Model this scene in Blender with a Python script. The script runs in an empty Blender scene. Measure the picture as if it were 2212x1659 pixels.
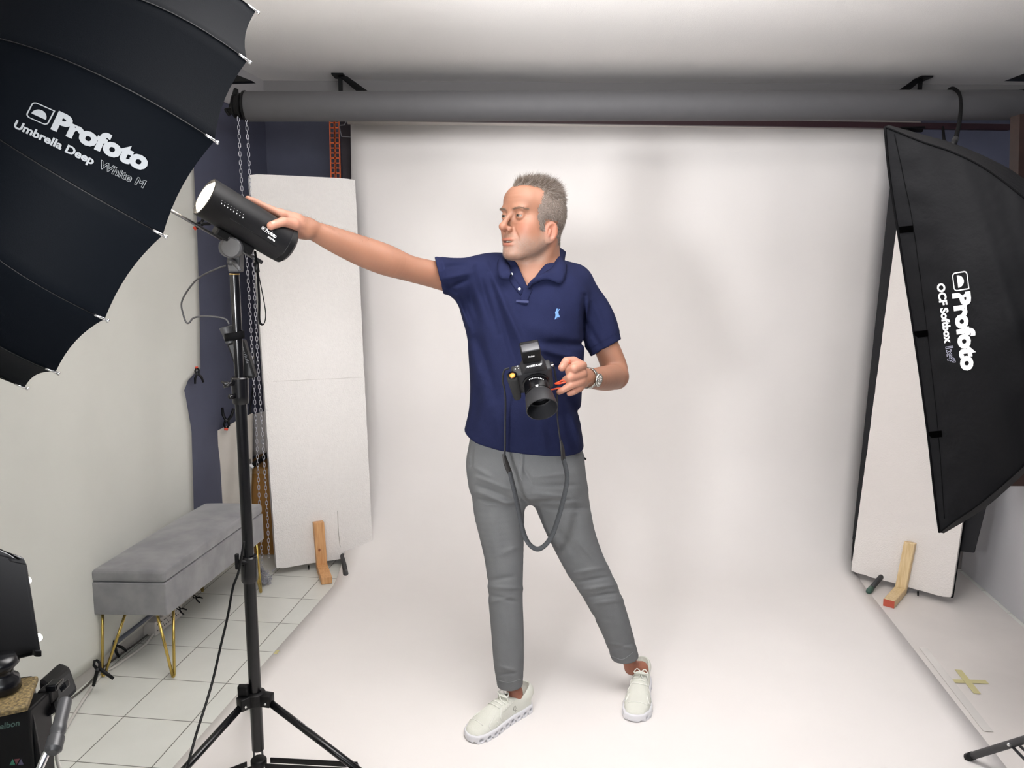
import bpy, bmesh, math, random
import numpy as np
from mathutils import Vector, Matrix
from mathutils.bvhtree import BVHTree
random.seed(7); rng = np.random.default_rng(7)
SC = bpy.context.scene; COL = SC.collection
# ------------------------------------------------------------------ camera
FPX, CW, CH, CAMZ = 1711.0, 1106.0, 829.5, 1.55
PITCH, ROLL = math.radians(9.0), math.radians(0.26)
cp, sp = math.cos(PITCH), math.sin(PITCH); cr, sr = math.cos(ROLL), math.sin(ROLL)
f_ = np.array([0, cp, -sp]); u0 = np.array([0, sp, cp]); r0 = np.array([1., 0, 0])
r_ = r0*cr+u0*sr; u_ = u0*cr-r0*sr
CAM = np.array([0, 0, CAMZ])
cd = bpy.data.cameras.new('camera'); cam = bpy.data.objects.new('view_camera', cd); COL.objects.link(cam)
cd.sensor_width = 36; cd.lens = FPX/2212*36; cd.clip_start = .05
cam.matrix_world = Matrix(((r_[0], u_[0], -f_[0], 0), (r_[1], u_[1], -f_[1], 0), (r_[2], u_[2], -f_[2], CAMZ), (0, 0, 0, 1)))
SC.camera = cam
# ------------------------------------------------------------------ world, exposure, added unseen fills, side strobe
w = bpy.data.worlds.new('world'); SC.world = w; w.use_nodes = True
w.node_tree.nodes['Background'].inputs[0].default_value = (1, .95, .92, 1); w.node_tree.nodes['Background'].inputs[1].default_value = .05
vs = SC.view_settings; vs.view_transform = 'Standard'; vs.look = 'None'; vs.exposure = -0.2; vs.gamma = 1; vs.use_curve_mapping = False
def area(name, loc, target, size, size_y, power, col):
    l = bpy.data.lights.new(name, 'AREA'); l.shape = 'RECTANGLE'; l.size = size; l.size_y = size_y; l.energy = power; l.color = col
    o = bpy.data.objects.new(name, l); COL.objects.link(o); o.location = loc
    o.rotation_euler = (Vector(target)-Vector(loc)).to_track_quat('-Z', 'Y').to_euler(); return o
area('ceiling_fill', (0.25, 1.75, 2.16), (0.25, 1.95, 3.0), 1.5, 0.9, 90, (.985, .985, 1))  # no real lamp: unseen fill added above the frame to brighten the ceiling
rl = area('backdrop_fill', (0.3, -0.9, 1.95), (0.3, 4.2, 1.55), 2.0, 0.8, 19, (.93, .97, 1)); rl.data.spread = math.radians(115)  # added fill behind the camera, aimed to lift the backdrop more than the floor
ss = area('side_strobe', (-0.78, 0.45, 1.36), (0.45, 3.2, 1.70), 0.28, 0.28, 14, (.98, .985, 1)); ss.data.spread = math.radians(88)
# ------------------------------------------------------------------ pixel helpers (rays of the calibrated camera)
def ray(px, py): return f_+r_*((px-CW)/FPX)-u_*((py-CH)/FPX)
def P(px, py, Y):
    d = ray(px, py); return CAM+d*(Y/d[1])
def PZ(px, py, z=0.):
    d = ray(px, py); return CAM+d*((z-CAMZ)/d[2])
def PL(px, py, p0, n):
    d = ray(px, py); n = np.asarray(n, float); return CAM+d*(((np.asarray(p0)-CAM)@n)/(d@n))
def proj(X):
    d = np.asarray(X, float)-CAM; z = d@f_
    return CW+FPX*(d@r_)/z, CH-FPX*(d@u_)/z, z
def nrm(v): v = np.asarray(v, float); return v/np.linalg.norm(v)
# ------------------------------------------------------------------ materials
MATS = {}
def mat(name, col, rough=.6, metal=0, spec=.5, noise=0, nscale=20, bump=0, bscale=60, emit=None, estr=0, col2=None, sheen=0, trans=0, alpha=None, vcol=None, stretch=None):
    if name in MATS: return MATS[name]
    m = bpy.data.materials.new(name); m.use_nodes = True; nt = m.node_tree; b = nt.nodes['Principled BSDF']
    b.inputs['Base Color'].default_value = (*col, 1); b.inputs['Roughness'].default_value = rough; b.inputs['Metallic'].default_value = metal
    b.inputs['Specular IOR Level'].default_value = spec
    if sheen: b.inputs['Sheen Weight'].default_value = sheen; b.inputs['Sheen Roughness'].default_value = .4
    tc = nt.nodes.new('ShaderNodeTexCoord'); src = tc.outputs['Object']
    if stretch:
        mp = nt.nodes.new('ShaderNodeMapping'); mp.inputs['Scale'].default_value = stretch; nt.links.new(src, mp.inputs[0]); src = mp.outputs[0]
    if noise or col2:
        n = nt.nodes.new('ShaderNodeTexNoise'); n.inputs['Scale'].default_value = nscale; n.inputs['Detail'].default_value = 5; nt.links.new(src, n.inputs['Vector'])
        cr_ = nt.nodes.new('ShaderNodeValToRGB'); c2 = col2 or tuple(max(0, c*(1-noise)) for c in col); c1 = col if col2 else tuple(min(1, c*(1+noise)) for c in col)
        cr_.color_ramp.elements[0].position = .35; cr_.color_ramp.elements[1].position = .65
        cr_.color_ramp.elements[0].color = (*c2, 1); cr_.color_ramp.elements[1].color = (*c1, 1)
        nt.links.new(n.outputs['Fac'], cr_.inputs[0]); nt.links.new(cr_.outputs[0], b.inputs['Base Color'])
    if vcol:
        a = nt.nodes.new('ShaderNodeAttribute'); a.attribute_name = vcol
        nt.links.new(a.outputs['Color'], b.inputs['Base Color'])
    if bump:
        n2 = nt.nodes.new('ShaderNodeTexNoise'); n2.inputs['Scale'].default_value = bscale; n2.inputs['Detail'].default_value = 6; nt.links.new(src, n2.inputs['Vector'])
        bp = nt.nodes.new('ShaderNodeBump'); bp.inputs['Strength'].default_value = bump; bp.inputs['Distance'].default_value = .01
        nt.links.new(n2.outputs['Fac'], bp.inputs['Height']); nt.links.new(bp.outputs[0], b.inputs['Normal'])
    if emit: b.inputs['Emission Color'].default_value = (*emit, 1); b.inputs['Emission Strength'].default_value = estr
    if trans: b.inputs['Transmission Weight'].default_value = trans
    MATS[name] = m; return m
def s2l(h):
    h = [int(h[i:i+2], 16)/255 for i in (0, 2, 4)]; return tuple(c/12.92 if c <= .04045 else ((c+.055)/1.055)**2.4 for c in h)
M_blk = mat("black_plastic", (.0025, .0025, .003), .45, spec=.25)
M_blkg = mat('black_gloss', (.003, .003, .004), .25, spec=.45)
M_blkf = mat("black_fabric", (.0025, .0025, .003), .8, spec=.08, bump=.1, bscale=300)
M_grey = mat('dark_grey_plastic', (.035, .035, .038), .5)
M_chr = mat('chrome', (.75, .75, .76), .22, 1)
M_whitep = mat('white_print', (.85, .85, .85), .5)
# ------------------------------------------------------------------ object helpers
ORG = {}
def setp(o, label=None, cat=None, group=None, kind=None):
    if label: o['label'] = label
    if cat: o['category'] = cat
    if group: o['group'] = group
    if kind: o['kind'] = kind
    return o
def thing(name, label, cat, loc, group=None):
    o = bpy.data.objects.new(name, None); o.empty_display_size = .05; COL.objects.link(o); o.location = tuple(loc); ORG[o.name] = np.array(loc, float)
    return setp(o, label, cat, group)
def obj(name, verts, faces, m, parent=None, smooth=True, label=None, cat=None, group=None, kind=None, org=None):
    V = np.asarray(verts, float)
    if parent is not None: o0 = ORG[parent.name]
    else: o0 = np.array(org if org is not None else (V.min(0)+V.max(0))/2*np.array([1, 1, 0])+np.array([0, 0, V[:, 2].min()]), float)
    me = bpy.data.meshes.new(name)
    if isinstance(faces, np.ndarray) and faces.ndim == 2:
        nf, k = faces.shape; me.vertices.add(len(V)); me.vertices.foreach_set('co', (V-o0).ravel())
        me.loops.add(nf*k); me.loops.foreach_set('vertex_index', faces.ravel().astype(np.int32))
        me.polygons.add(nf); me.polygons.foreach_set('loop_start', np.arange(0, nf*k, k, dtype=np.int32))
        me.update(calc_edges=True); me.validate()
    else:
        me.from_pydata((V-o0).tolist(), [], faces); me.update()
    me.materials.append(m)
    if smooth: me.polygons.foreach_set('use_smooth', [True]*len(me.polygons))
    o = bpy.data.objects.new(name, me); COL.objects.link(o)
    if parent is not None: o.parent = parent
    else: o.location = tuple(o0)
    ORG[o.name] = o0
    return setp(o, label, cat, group, kind)
class G:                       # geometry collector
    def __init__(s): s.v = []; s.f = []
    def add(s, v, f):
        n = len(s.v); s.v += [tuple(x) for x in v]; s.f += [tuple(i+n for i in q) for q in f]; return s
    def out(s, name, m, parent=None, **k): return obj(name, s.v, s.f, m, parent, **k)
def frame(d, up=(0, 0, 1)):
    d = nrm(d); up = np.asarray(up, float)
    if abs(d@up) > .98*np.linalg.norm(up): up = np.array([1., 0, 0])
    a = nrm(np.cross(up, d)); return a, np.cross(d, a), d
def tube(g, pts, r, n=10, cap=True, flat=1.0, up=(0, 0, 1)):
    pts = [np.asarray(p, float) for p in pts]; rs = r if hasattr(r, '__len__') else [r]*len(pts)
    V = []; a = None
    for i, p in enumerate(pts):
        d = nrm(pts[min(i+1, len(pts)-1)]-pts[max(i-1, 0)])
        if a is None: a, b, _ = frame(d, up)
        else: a = nrm(a-d*(a@d)); b = np.cross(d, a)
        for k in range(n):
            t = 2*math.pi*k/n; V.append(p+rs[i]*(a*math.cos(t)+b*math.sin(t)*flat))
    F = [(i*n+k, i*n+(k+1) % n, (i+1)*n+(k+1) % n, (i+1)*n+k) for i in range(len(pts)-1) for k in range(n)]
    if cap: F += [tuple(range(n-1, -1, -1)), tuple((len(pts)-1)*n+k for k in range(n))]
    return g.add(V, F)
def lathe(g, c, d, prof, n=32, up=(0, 0, 1), cap=True, squash=1.0):
    a, b, d = frame(d, up); V = []; c = np.asarray(c, float)
    for (s, r) in prof:
        for k in range(n):
            t = 2*math.pi*k/n; V.append(c+d*s+r*(a*math.cos(t)*squash+b*math.sin(t)))
    F = [(i*n+k, i*n+(k+1) % n, (i+1)*n+(k+1) % n, (i+1)*n+k) for i in range(len(prof)-1) for k in range(n)]
    if cap: F += [tuple(range(n-1, -1, -1)), tuple((len(prof)-1)*n+k for k in range(n))]
    return g.add(V, F)
def box(g, c, sx, sy, sz, ax=None, bev=0):
    c = np.asarray(c, float); A = ax if ax is not None else (np.array([1., 0, 0]), np.array([0, 1., 0]), np.array([0, 0, 1.]))
    bm = bmesh.new(); bmesh.ops.create_cube(bm, size=1)
    for v in bm.verts: v.co = Vector((v.co.x*sx, v.co.y*sy, v.co.z*sz))
    if bev: bmesh.ops.bevel(bm, geom=bm.edges[:], offset=bev, segments=2, affect='EDGES', profile=.5)
    V = [c+A[0]*v.co.x+A[1]*v.co.y+A[2]*v.co.z for v in bm.verts]; bm.verts.index_update()
    F = [tuple(v.index for v in f.verts) for f in bm.faces]; bm.free(); return g.add(V, F)
def slab(g, quad, back, bev=0):      # quad: 4 points (front), back: extrusion vector
    q = [np.asarray(p, float) for p in quad]; back = np.asarray(back, float)
    bm = bmesh.new(); vs_ = [bm.verts.new(p) for p in q]+[bm.verts.new(p+back) for p in q]
    for f in ((0, 1, 2, 3), (7, 6, 5, 4), (0, 4, 5, 1), (1, 5, 6, 2), (2, 6, 7, 3), (3, 7, 4, 0)): bm.faces.new([vs_[i] for i in f])
    bmesh.ops.recalc_face_normals(bm, faces=bm.faces[:])
    if bev: bmesh.ops.bevel(bm, geom=bm.edges[:], offset=bev, segments=2, affect='EDGES', profile=.5)
    bm.verts.index_update(); V = [tuple(v.co) for v in bm.verts]; F = [tuple(v.index for v in f.verts) for f in bm.faces]; bm.free(); return g.add(V, F)
def grid(fn, nu, nv):
    V = [fn(i/nu, j/nv) for j in range(nv+1) for i in range(nu+1)]
    F = [(j*(nu+1)+i, j*(nu+1)+i+1, (j+1)*(nu+1)+i+1, (j+1)*(nu+1)+i) for j in range(nv) for i in range(nu)]
    return V, F
def spline(pts, n=8):
    p = [np.asarray(x, float) for x in pts]; p = [2*p[0]-p[1]]+p+[2*p[-1]-p[-2]]; out = []
    for i in range(1, len(p)-2):
        for k in range(n):
            t = k/n; out.append(.5*((2*p[i])+(-p[i-1]+p[i+1])*t+(2*p[i-1]-5*p[i]+4*p[i+1]-p[i+2])*t*t+(-p[i-1]+3*p[i]-3*p[i+1]+p[i+2])*t**3))
    out.append(p[-2]); return out
def flat_smooth(o, ang=35):
    o.data.shade_smooth_by_angle(math.radians(ang)) if hasattr(o.data, 'shade_smooth_by_angle') else None
    return o
def sharp(o, ang=35):
    me = o.data; bm = bmesh.new(); bm.from_mesh(me)
    for e in bm.edges:
        if len(e.link_faces) == 2 and e.calc_face_angle(0) > math.radians(ang): e.smooth = False
    bm.to_mesh(me); bm.free(); return o
def text2d(s, offset=.0, outline=0, extrude=0):
    c = bpy.data.curves.new('t', 'FONT'); c.body = s; c.offset = offset; c.resolution_u = 3
    if outline: c.fill_mode = 'NONE'; c.bevel_depth = outline; c.bevel_resolution = 0
    o = bpy.data.objects.new('t', c); COL.objects.link(o); bpy.context.view_layer.update()
    me = o.evaluated_get(bpy.context.evaluated_depsgraph_get()).to_mesh()
    V = np.array([v.co[:] for v in me.vertices]); F = [tuple(p.vertices) for p in me.polygons]
    o.evaluated_get(bpy.context.evaluated_depsgraph_get()).to_mesh_clear()
    bpy.data.objects.remove(o); bpy.data.curves.remove(c)
    lo, hi = V.min(0), V.max(0); W_ = hi[0]-lo[0]; V[:, 0] = (V[:, 0]-lo[0])/W_
    cap = .70; V[:, 1] = V[:, 1]/cap; V[:, 2] *= .3; return V, F      # x 0..1, y: cap height = 1
def logo2d():
    V = []; F = []
    def rr(h, r):
        p = []
        for cx, cy, a0, rad in ((h-r, -h+r, -90, r), (h, h, 0, 0), (-h+r, h-r, 90, r), (-h+r, -h+r, 180, r)):
            if rad == 0: p += [(h, h)]*6
            else: p += [(cx+rad*math.cos(math.radians(a0+k*18)), cy+rad*math.sin(math.radians(a0+k*18))) for k in range(6)]
        return p
    a, b = rr(.5, .2), rr(.44, .15); n = len(a)
    V = [(x+.5, y+.5, 0) for x, y in a+b]; F = [(i, (i+1) % n, n+(i+1) % n, n+i) for i in range(n)]
    k0 = len(V); m_ = 20
    V += [(.5+.33*math.cos(math.pi*k/m_), .3+.33*1.25*math.sin(math.pi*k/m_), 0) for k in range(m_+1)]; F.append(tuple(range(k0, k0+m_+1)))
    return np.array(V), F
def bvh(o):
    dg = bpy.context.evaluated_depsgraph_get(); M = ORG[o.name]
    return BVHTree.FromPolygons([tuple(np.array(v.co[:])+M) for v in o.data.vertices], [tuple(p.vertices) for p in o.data.polygons])
def decal(g, V, F, p0, ux, uy, tree, off=.0015):
    ds = [Vector(nrm(ray(p0[0]+v[0]*ux[0]+v[1]*uy[0], p0[1]+v[0]*ux[1]+v[1]*uy[1]))) for v in V]
    hs = [tree.ray_cast(Vector(CAM), d) for d in ds]; ts = [h[3] for h in hs if h[0] is not None]; tm = float(np.median(ts)) if ts else 2.0; out = []
    for d, h in zip(ds, hs):
        if h[0] is not None and abs(h[3]-tm) < .25: q = h[0]
        else:
            n_ = tree.find_nearest(Vector(CAM)+d*tm); q = n_[0] if n_[0] is not None else Vector(CAM)+d*tm
        out.append(np.array(q)-np.array(d)*off)
    return g.add(out, F)
# ------------------------------------------------------------------ room
TA = math.radians(6.51); TX = np.array([math.cos(TA), -math.sin(TA), 0]); TY = np.array([math.sin(TA), math.cos(TA), 0])
TS = .2463; T0 = TX*(-1.542*1.0333)+TY*(2.012*1.0333)       # tile grid axes, size, origin
T0 = np.array([0, 0, 0])+TX*(-1.542*1.0333)+TY*(2.012*1.0333)
CEIL = 2.50; YB = 4.52
def tile_material():
    m = bpy.data.materials.new('floor_tiles'); m.use_nodes = True; nt = m.node_tree; b = nt.nodes['Principled BSDF']; L = nt.links.new
    tc = nt.nodes.new('ShaderNodeTexCoord'); mp = nt.nodes.new('ShaderNodeMapping'); mp.vector_type = 'TEXTURE'
    mp.inputs['Location'].default_value = tuple(T0); mp.inputs['Rotation'].default_value = (0, 0, -TA); mp.inputs['Scale'].default_value = (TS, TS, TS)
    L(tc.outputs['Object'], mp.inputs[0])
    br = nt.nodes.new('ShaderNodeTexBrick'); br.offset = 0; br.inputs['Scale'].default_value = 1; br.inputs['Brick Width'].default_value = 1; br.inputs['Row Height'].default_value = 1
    br.inputs['Mortar Size'].default_value = .008; br.inputs['Mortar Smooth'].default_value = .3; br.inputs['Color1'].default_value = (*s2l('E0E1DB'), 1); br.inputs['Color2'].default_value = (*s2l('E5E5DF'), 1); br.inputs['Mortar'].default_value = (*s2l('6E6E66'), 1)
    L(mp.outputs[0], br.inputs['Vector'])
    n = nt.nodes.new('ShaderNodeTexNoise'); n.inputs['Scale'].default_value = 7; n.inputs['Detail'].default_value = 6; L(tc.outputs['Object'], n.inputs[0])
    mx = nt.nodes.new('ShaderNodeMix'); mx.data_type = 'RGBA'; mx.blend_type = 'MULTIPLY'; r = nt.nodes.new('ShaderNodeValToRGB')
    r.color_ramp.elements[0].color = (.86, .86, .85, 1); r.color_ramp.elements[1].color = (1, 1, 1, 1); L(n.outputs['Fac'], r.inputs[0])
    mx.inputs[0].default_value = 1; L(br.outputs['Color'], mx.inputs[6]); L(r.outputs[0], mx.inputs[7]); L(mx.outputs[2], b.inputs['Base Color'])
    b.inputs['Roughness'].default_value = .3; bp = nt.nodes.new('ShaderNodeBump'); bp.inputs['Strength'].default_value = .4; bp.inputs['Distance'].default_value = .003; bp.invert = True
    L(br.outputs['Fac'], bp.inputs['Height']); L(bp.outputs[0], b.inputs['Normal']); return m
M_wall = mat('white_wall_paint', s2l('E2DEDA'), .8, bump=.12, bscale=180, noise=.02)
M_ceil = mat('white_ceiling_plaster', s2l('F3F0ED'), .85, bump=.2, bscale=220)
M_navy = mat('navy_wall_paint', s2l('54576A'), .65, noise=.06, nscale=6)
def wl(Y): return PZ(152, 1515)+TY*((Y-PZ(152, 1515)[1])/TY[1])+np.array([-.03, 0, 0])          # left wall foot line
def wr(Y): return PZ(2205, 1342)+TY*((Y-PZ(2205, 1342)[1])/TY[1])
YF = -2.6
LB, RB, LF, RF = wl(YB), wr(YB+.02), wl(YF), wr(YF)
RB = RB+np.array([0.50, 0, 0]); RF = RF+np.array([.50, 0, 0])
def struct(name, quad, back, m, bev=0):
    g = G(); slab(g, quad, back); return g.out(name, m, smooth=False, kind='structure')
up = lambda p, z: np.array([p[0], p[1], z])
fl = obj('floor', [up(LF, 0)+(-.3, 0, 0), up(RF, 0)+(.3, 0, 0), up(RB, 0)+(.3, .3, 0), up(LB, 0)+(-.3, .3, 0), up(LF, -.05)+(-.3, 0, 0), up(RF, -.05)+(.3, 0, 0), up(RB, -.05)+(.3, .3, 0), up(LB, -.05)+(-.3, .3, 0)],
         [(0, 1, 2, 3), (7, 6, 5, 4), (0, 4, 5, 1), (1, 5, 6, 2), (2, 6, 7, 3), (3, 7, 4, 0)], tile_material(), smooth=False, kind='structure', org=(0, 0, 0))
struct('ceiling', [up(LF, CEIL)+(-.3, 0, 0), up(RF, CEIL)+(.3, 0, 0), up(RB, CEIL)+(.3, .3, 0), up(LB, CEIL)+(-.3, .3, 0)], (0, 0, .05), M_ceil)
NB = nrm(np.cross(RB-LB, [0, 0, 1])); NB = NB if NB[1] < 0 else -NB
struct('wall_back', [up(LB, 0), up(RB, 0), up(RB, 2.36), up(LB, 2.36)], -NB*.1, M_navy)
struct('trim_1', [up(LB, 2.36)+NB*.01, up(RB, 2.36)+NB*.01, up(RB, CEIL)+NB*.01, up(LB, CEIL)+NB*.01], -NB*.1, mat('grey_upper_band', s2l('7C7979'), .8))
NL = nrm([TY[1], -TY[0], 0])
struct('trim_3', [up(LF, 2.30)+NL*.004, up(LB, 2.30)+NL*.004, up(LB, CEIL)+NL*.004, up(LF, CEIL)+NL*.004], -NL*.05, mat('pale_upper_band', s2l('A5A2A2'), .8))
struct('wall_left', [up(LF, 0), up(LB, 0), up(LB, CEIL), up(LF, CEIL)], -NL*.1, M_navy)
struct('wall_right', [up(RF, 0), up(RB, 0), up(RB, CEIL), up(RF, CEIL)], NL*.1, M_navy)
struct('trim_2', [up(wr(2.0), 0), up(wr(4.0), 0), up(wr(4.0), 1.25), up(wr(2.0), 1.25)], NL*.04, mat('grey_white_panel', s2l('BFBEC2'), .8))
struct('wall_front', [up(LF, 0), up(RF, 0), up(RF, CEIL), up(LF, CEIL)], (0, -.1, 0), M_wall)
# tiled skirting along the left wall
g = G(); a0 = wl(1.6); b0 = wl(YB-.01); slab(g, [up(a0, 0)+NL*.001, up(b0, 0)+NL*.001, up(b0, .075)+NL*.001, up(a0, .075)+NL*.001], NL*.007)
g.out('baseboard_left', mat('skirting_tile', s2l('C3C0BA'), .35, noise=.05), smooth=False, kind='structure')
# ------------------------------------------------------------------ white seamless paper
YP = 4.20
M_paper = mat('seamless_paper', s2l('E8E3E0'), .75, noise=.012, nscale=3)
pl, pr = [PZ(402, 1627), PZ(738, 1246)], [PZ(2171, 1656), PZ(1888, 1295)]
topl, topr = P(757, 262, YP), P(1938, 266, YP)
def edge(e, top, front):
    d = nrm(e[1]-e[0]); Rr = .62; yc = YP-Rr
    p_f = e[0]+d*((front-e[0][1])/d[1]); p_c = e[0]+d*((yc-e[0][1])/d[1]); pts = [p_f+(p_c-p_f)*t for t in np.linspace(0, 1, 12)]
    for k in range(1, 13):
        t = k/12*math.pi/2; q = np.array([0, yc+Rr*math.sin(t), Rr*(1-math.cos(t))]); s = k/12
        q[0] = p_c[0]+(top[0]-p_c[0])*(s*.35); pts.append(q)
    l = pts[-1]
    for t in np.linspace(0, 1, 10)[1:]: pts.append(l+(top-l)*t)
    return pts
EL, ER = edge(pl, topl, .9), edge(pr, topr, .9); n = len(EL); V = []
for i in range(12, n):
    for _ in range(3):
        x_, y_, z_ = proj(ER[i]); ER[i][0] += ((1843+(1160-min(y_, 1200))*.1072)-x_)*z_/FPX if y_ < 1225 else 0
for i in range(n):
    for k in range(33):
        t = k/32; q = EL[i]*(1-t)+ER[i]*t; up_ = max(0, (i-12)/(n-12)); q = q+np.array([0, -.006*math.sin(t*19+i*.3)*up_-.004*math.sin(t*43)*up_, .0035+.0015*math.sin(t*23+i)*(1-up_)]); V.append(q)
F = [(i*33+k, i*33+k+1, (i+1)*33+k+1, (i+1)*33+k) for i in range(n-1) for k in range(32)]
paper = obj('backdrop_paper', V, F, M_paper, label='wide white seamless paper backdrop sweeping down onto the floor behind the man', cat='backdrop')
sm = paper.modifiers.new('s', 'SOLIDIFY'); sm.thickness = .0008; sm.offset = 0
# second lighter sheet on the right floor
q = [PZ(1860, 1235), PZ(2330, 1659), PZ(2205, 1345)+np.array([.05, 0, 0]), PZ(2080, 1245), PZ(1900, 1215)]
q = [PZ(1851, 1240)+(-.15, 0, 0), PZ(1851, 1240)+(-.15, .45, 0), wr(4.2)+(-.02, 0, 0), wr(2.2)+(-.02, 0, 0), PZ(2300, 1800), PZ(2171, 1656)+(-.15, -.15, 0)]
V, F = [tuple(np.array(p)*[1, 1, 0]+[0, 0, .0012]) for p in q], [tuple(range(len(q)-1, -1, -1))]
sh = obj('floor_sheet', V, F, mat('floor_paper', s2l('D9D3CF'), .7, noise=.03, nscale=4), label='greyish white sheet covering the floor between the seamless paper and right wall', cat='floor sheet', smooth=False)
# translucent tape strip along paper edge
g = G()
for (x0, y0, x1, y1, wd) in ((1995, 1400, 2135, 1580, .016),):
    a, b = PZ(x0, y0, .004), PZ(x1, y1, .004); s = nrm(np.cross(b-a, [0, 0, 1]))*wd; slab(g, [a-s, b-s, b+s, a+s], (0, 0, .0008))
g.out('adhesive_tape', mat('clear_tape', s2l('DAD6D2'), .25), smooth=False, label='long clear glossy tape strip holding the right edge of the white paper', cat='tape')
M_tape = mat('yellow_masking_tape', s2l('C9C08F'), .6)
for (a, b, nm) in (((2048, 1471), (2132, 1473), 0), ((2070, 1447), (2111, 1498), 1)):
    if nm == 0: tX = thing('tape_cross', 'yellow masking tape cross stuck on the right floor sheet', 'floor marking', PZ(2090, 1472, .003))
    p, q = PZ(*a, .0035+.0008*nm), PZ(*b, .0035+.0008*nm); s = nrm(np.cross(q-p, [0, 0, 1]))*.0125; g = G(); slab(g, [p-s, q-s, q+s, p+s], (0, 0, .0006)); g.out('tape_strip', M_tape, tX, smooth=False)
p, q = PZ(594, 1413, .006), PZ(600, 1405, .006); s = nrm(np.cross(q-p, [0, 0, 1]))*.007; g = G(); slab(g, [p-s, q-s, q+s, p+s], (0, 0, .0006))
g.out('tape_scrap', M_tape, smooth=False, label='small yellow tape scrap on the left edge of the white paper beside the stand pole', cat='tape')
# ------------------------------------------------------------------ grey roll, mounts, bars
YR = 3.62; M_groll = mat('grey_roll_paper', s2l('4C4B4D'), .7, noise=.02)
t = thing('backdrop_roll', 'thick grey backdrop paper roll hanging under the ceiling', 'backdrop roll', P(1350, 228, YR))
A, B = P(533, 230, YR), P(2200, 227, YR); g = G(); Rr = .0635
lathe(g, A, B-A, [(0, .02), (0, Rr-.001), (.002, Rr), (np.linalg.norm(B-A)-.002, Rr), (np.linalg.norm(B-A), Rr-.001), (np.linalg.norm(B-A), .02)], 40, up=(0, 0, 1)); g.out('paper_roll', M_groll, t); sharp(bpy.data.objects['paper_roll'])
d = nrm(B-A); g = G(); lathe(g, A-d*.055, d, [(0, .02), (0, .05), (.006, .052), (.01, .045), (.022, .045), (.026, .056), (.034, .056), (.040, .05), (.046, .066), (.054, .067), (.058, .06)], 32); o = g.out('roll_plug', M_blk, t); sharp(o)
g = G(); lathe(g, B, d, [(0, .066), (.012, .067), (.02, .045), (.05, .045), (.05, .02)], 32); o = g.out('roll_plug', M_blk, t); sharp(o)
def bracket(pts, Y, wd, label):
    g = G()
    for a, b in pts: tube(g, [P(a[0], a[1], a[2] if len(a) > 2 else Y), P(b[0], b[1], b[2] if len(b) > 2 else Y)], wd, 6)
    return g.out('ceiling_bracket', M_blk, smooth=False, label=label, cat='bracket', group='black brackets holding the backdrop rolls')
def brk(px, sgn, label, Y=4.36):
    zt = CEIL-.003; g = G(); x = PZ(px, 186, zt); x = P(px, 182, Y); x[2] = zt; s = sgn
    box(g, x+[0, 0, -.004], .06, .10, .008)
    slab(g, [x+[-.010, .02, -.005], x+[.012, .02, -.005], x+[.012, .02, -.2], x+[-.010, .02, -.2]], (0, .008, 0))
    slab(g, [x+[0, 0, -.008], x+[s*.045, -.01, -.008], x+[s*.22, -.03, -.13], x+[s*.15, -.03, -.13]], (0, .008, 0))
    return g.out('ceiling_bracket', M_blk, smooth=False, label=label, cat='bracket', group=None)
brk(733, 1, 'black angle bracket on the ceiling above the orange perforated rails')
brk(1992, -1, 'black angle bracket on the ceiling above the softbox tip')
def wedge(pxs, Y, label):
    g = G(); V = [P(a, b, Y) for a, b in pxs]; n_ = len(V); V2 = [v+np.array([0, .05, 0]) for v in V]
    g.add(V+V2, [tuple(range(n_)), tuple(range(2*n_-1, n_-1, -1))]+[(i, (i+1) % n_, n_+(i+1) % n_, n_+i) for i in range(n_)]); return g.out('wall_bracket', M_blk, smooth=False, label=label, cat='bracket')
wedge([(490, 150), (515, 163), (545, 175), (490, 177)], 3.7, 'black wedge bracket beside the umbrella rim above the grey roll end')
wedge([(2184, 170), (2215, 158), (2240, 158), (2240, 171)], 3.7, 'black wedge bracket at the far right end above the grey roll')
g = G(); slab(g, [P(505, 190, YR), P(510, 190, YR), P(512, 245, YR), P(490, 245, YR)], (0, .03, 0)); tube(g, [P(486, 236, YR), P(496, 250, YR)], .006, 8); tube(g, [P(486, 236, YR), P(505, 232, YR)], .004, 8)
g.out('roll_mount', M_blk, smooth=False, label='black hook mount with lever holding the left end of the grey roll', cat='roll mount')
# maroon crossbar
g = G(); a, b = P(735, 252, 4.02), P(2183, 274.5, 4.02); slab(g, [a+(0, 0, -.014), b+(0, 0, -.014), b+(0, 0, .015), a+(0, 0, .015)], (0, .03, 0), .003)
g.out('crossbar', mat('maroon_bar', s2l('2E141C'), .5), smooth=False, label='dark maroon crossbar running under the grey roll in front of the white paper', cat='crossbar')
g = G(); tube(g, [P(751, 259, 4.16), P(1985, 271, 4.16)], .022, 16); g.out('paper_core', mat('core_card', s2l('BDB7B2'), .7), label='pale roll core from which the white seamless paper hangs', cat='roll core')
g = G(); box(g, P(1972, 279, 4.05), .09, .03, .03, bev=.004); tube(g, [P(1945, 277, 4.0), P(1998, 275, 4.0)], .006, 6); tube(g, [P(1955, 279, 4.0), P(1968, 286, 3.98)], .006, 6)
g.out('spring_clamp', M_blk, smooth=False, label='black clamp on the crossbar end above the softbox corner', cat='clamp')
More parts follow.
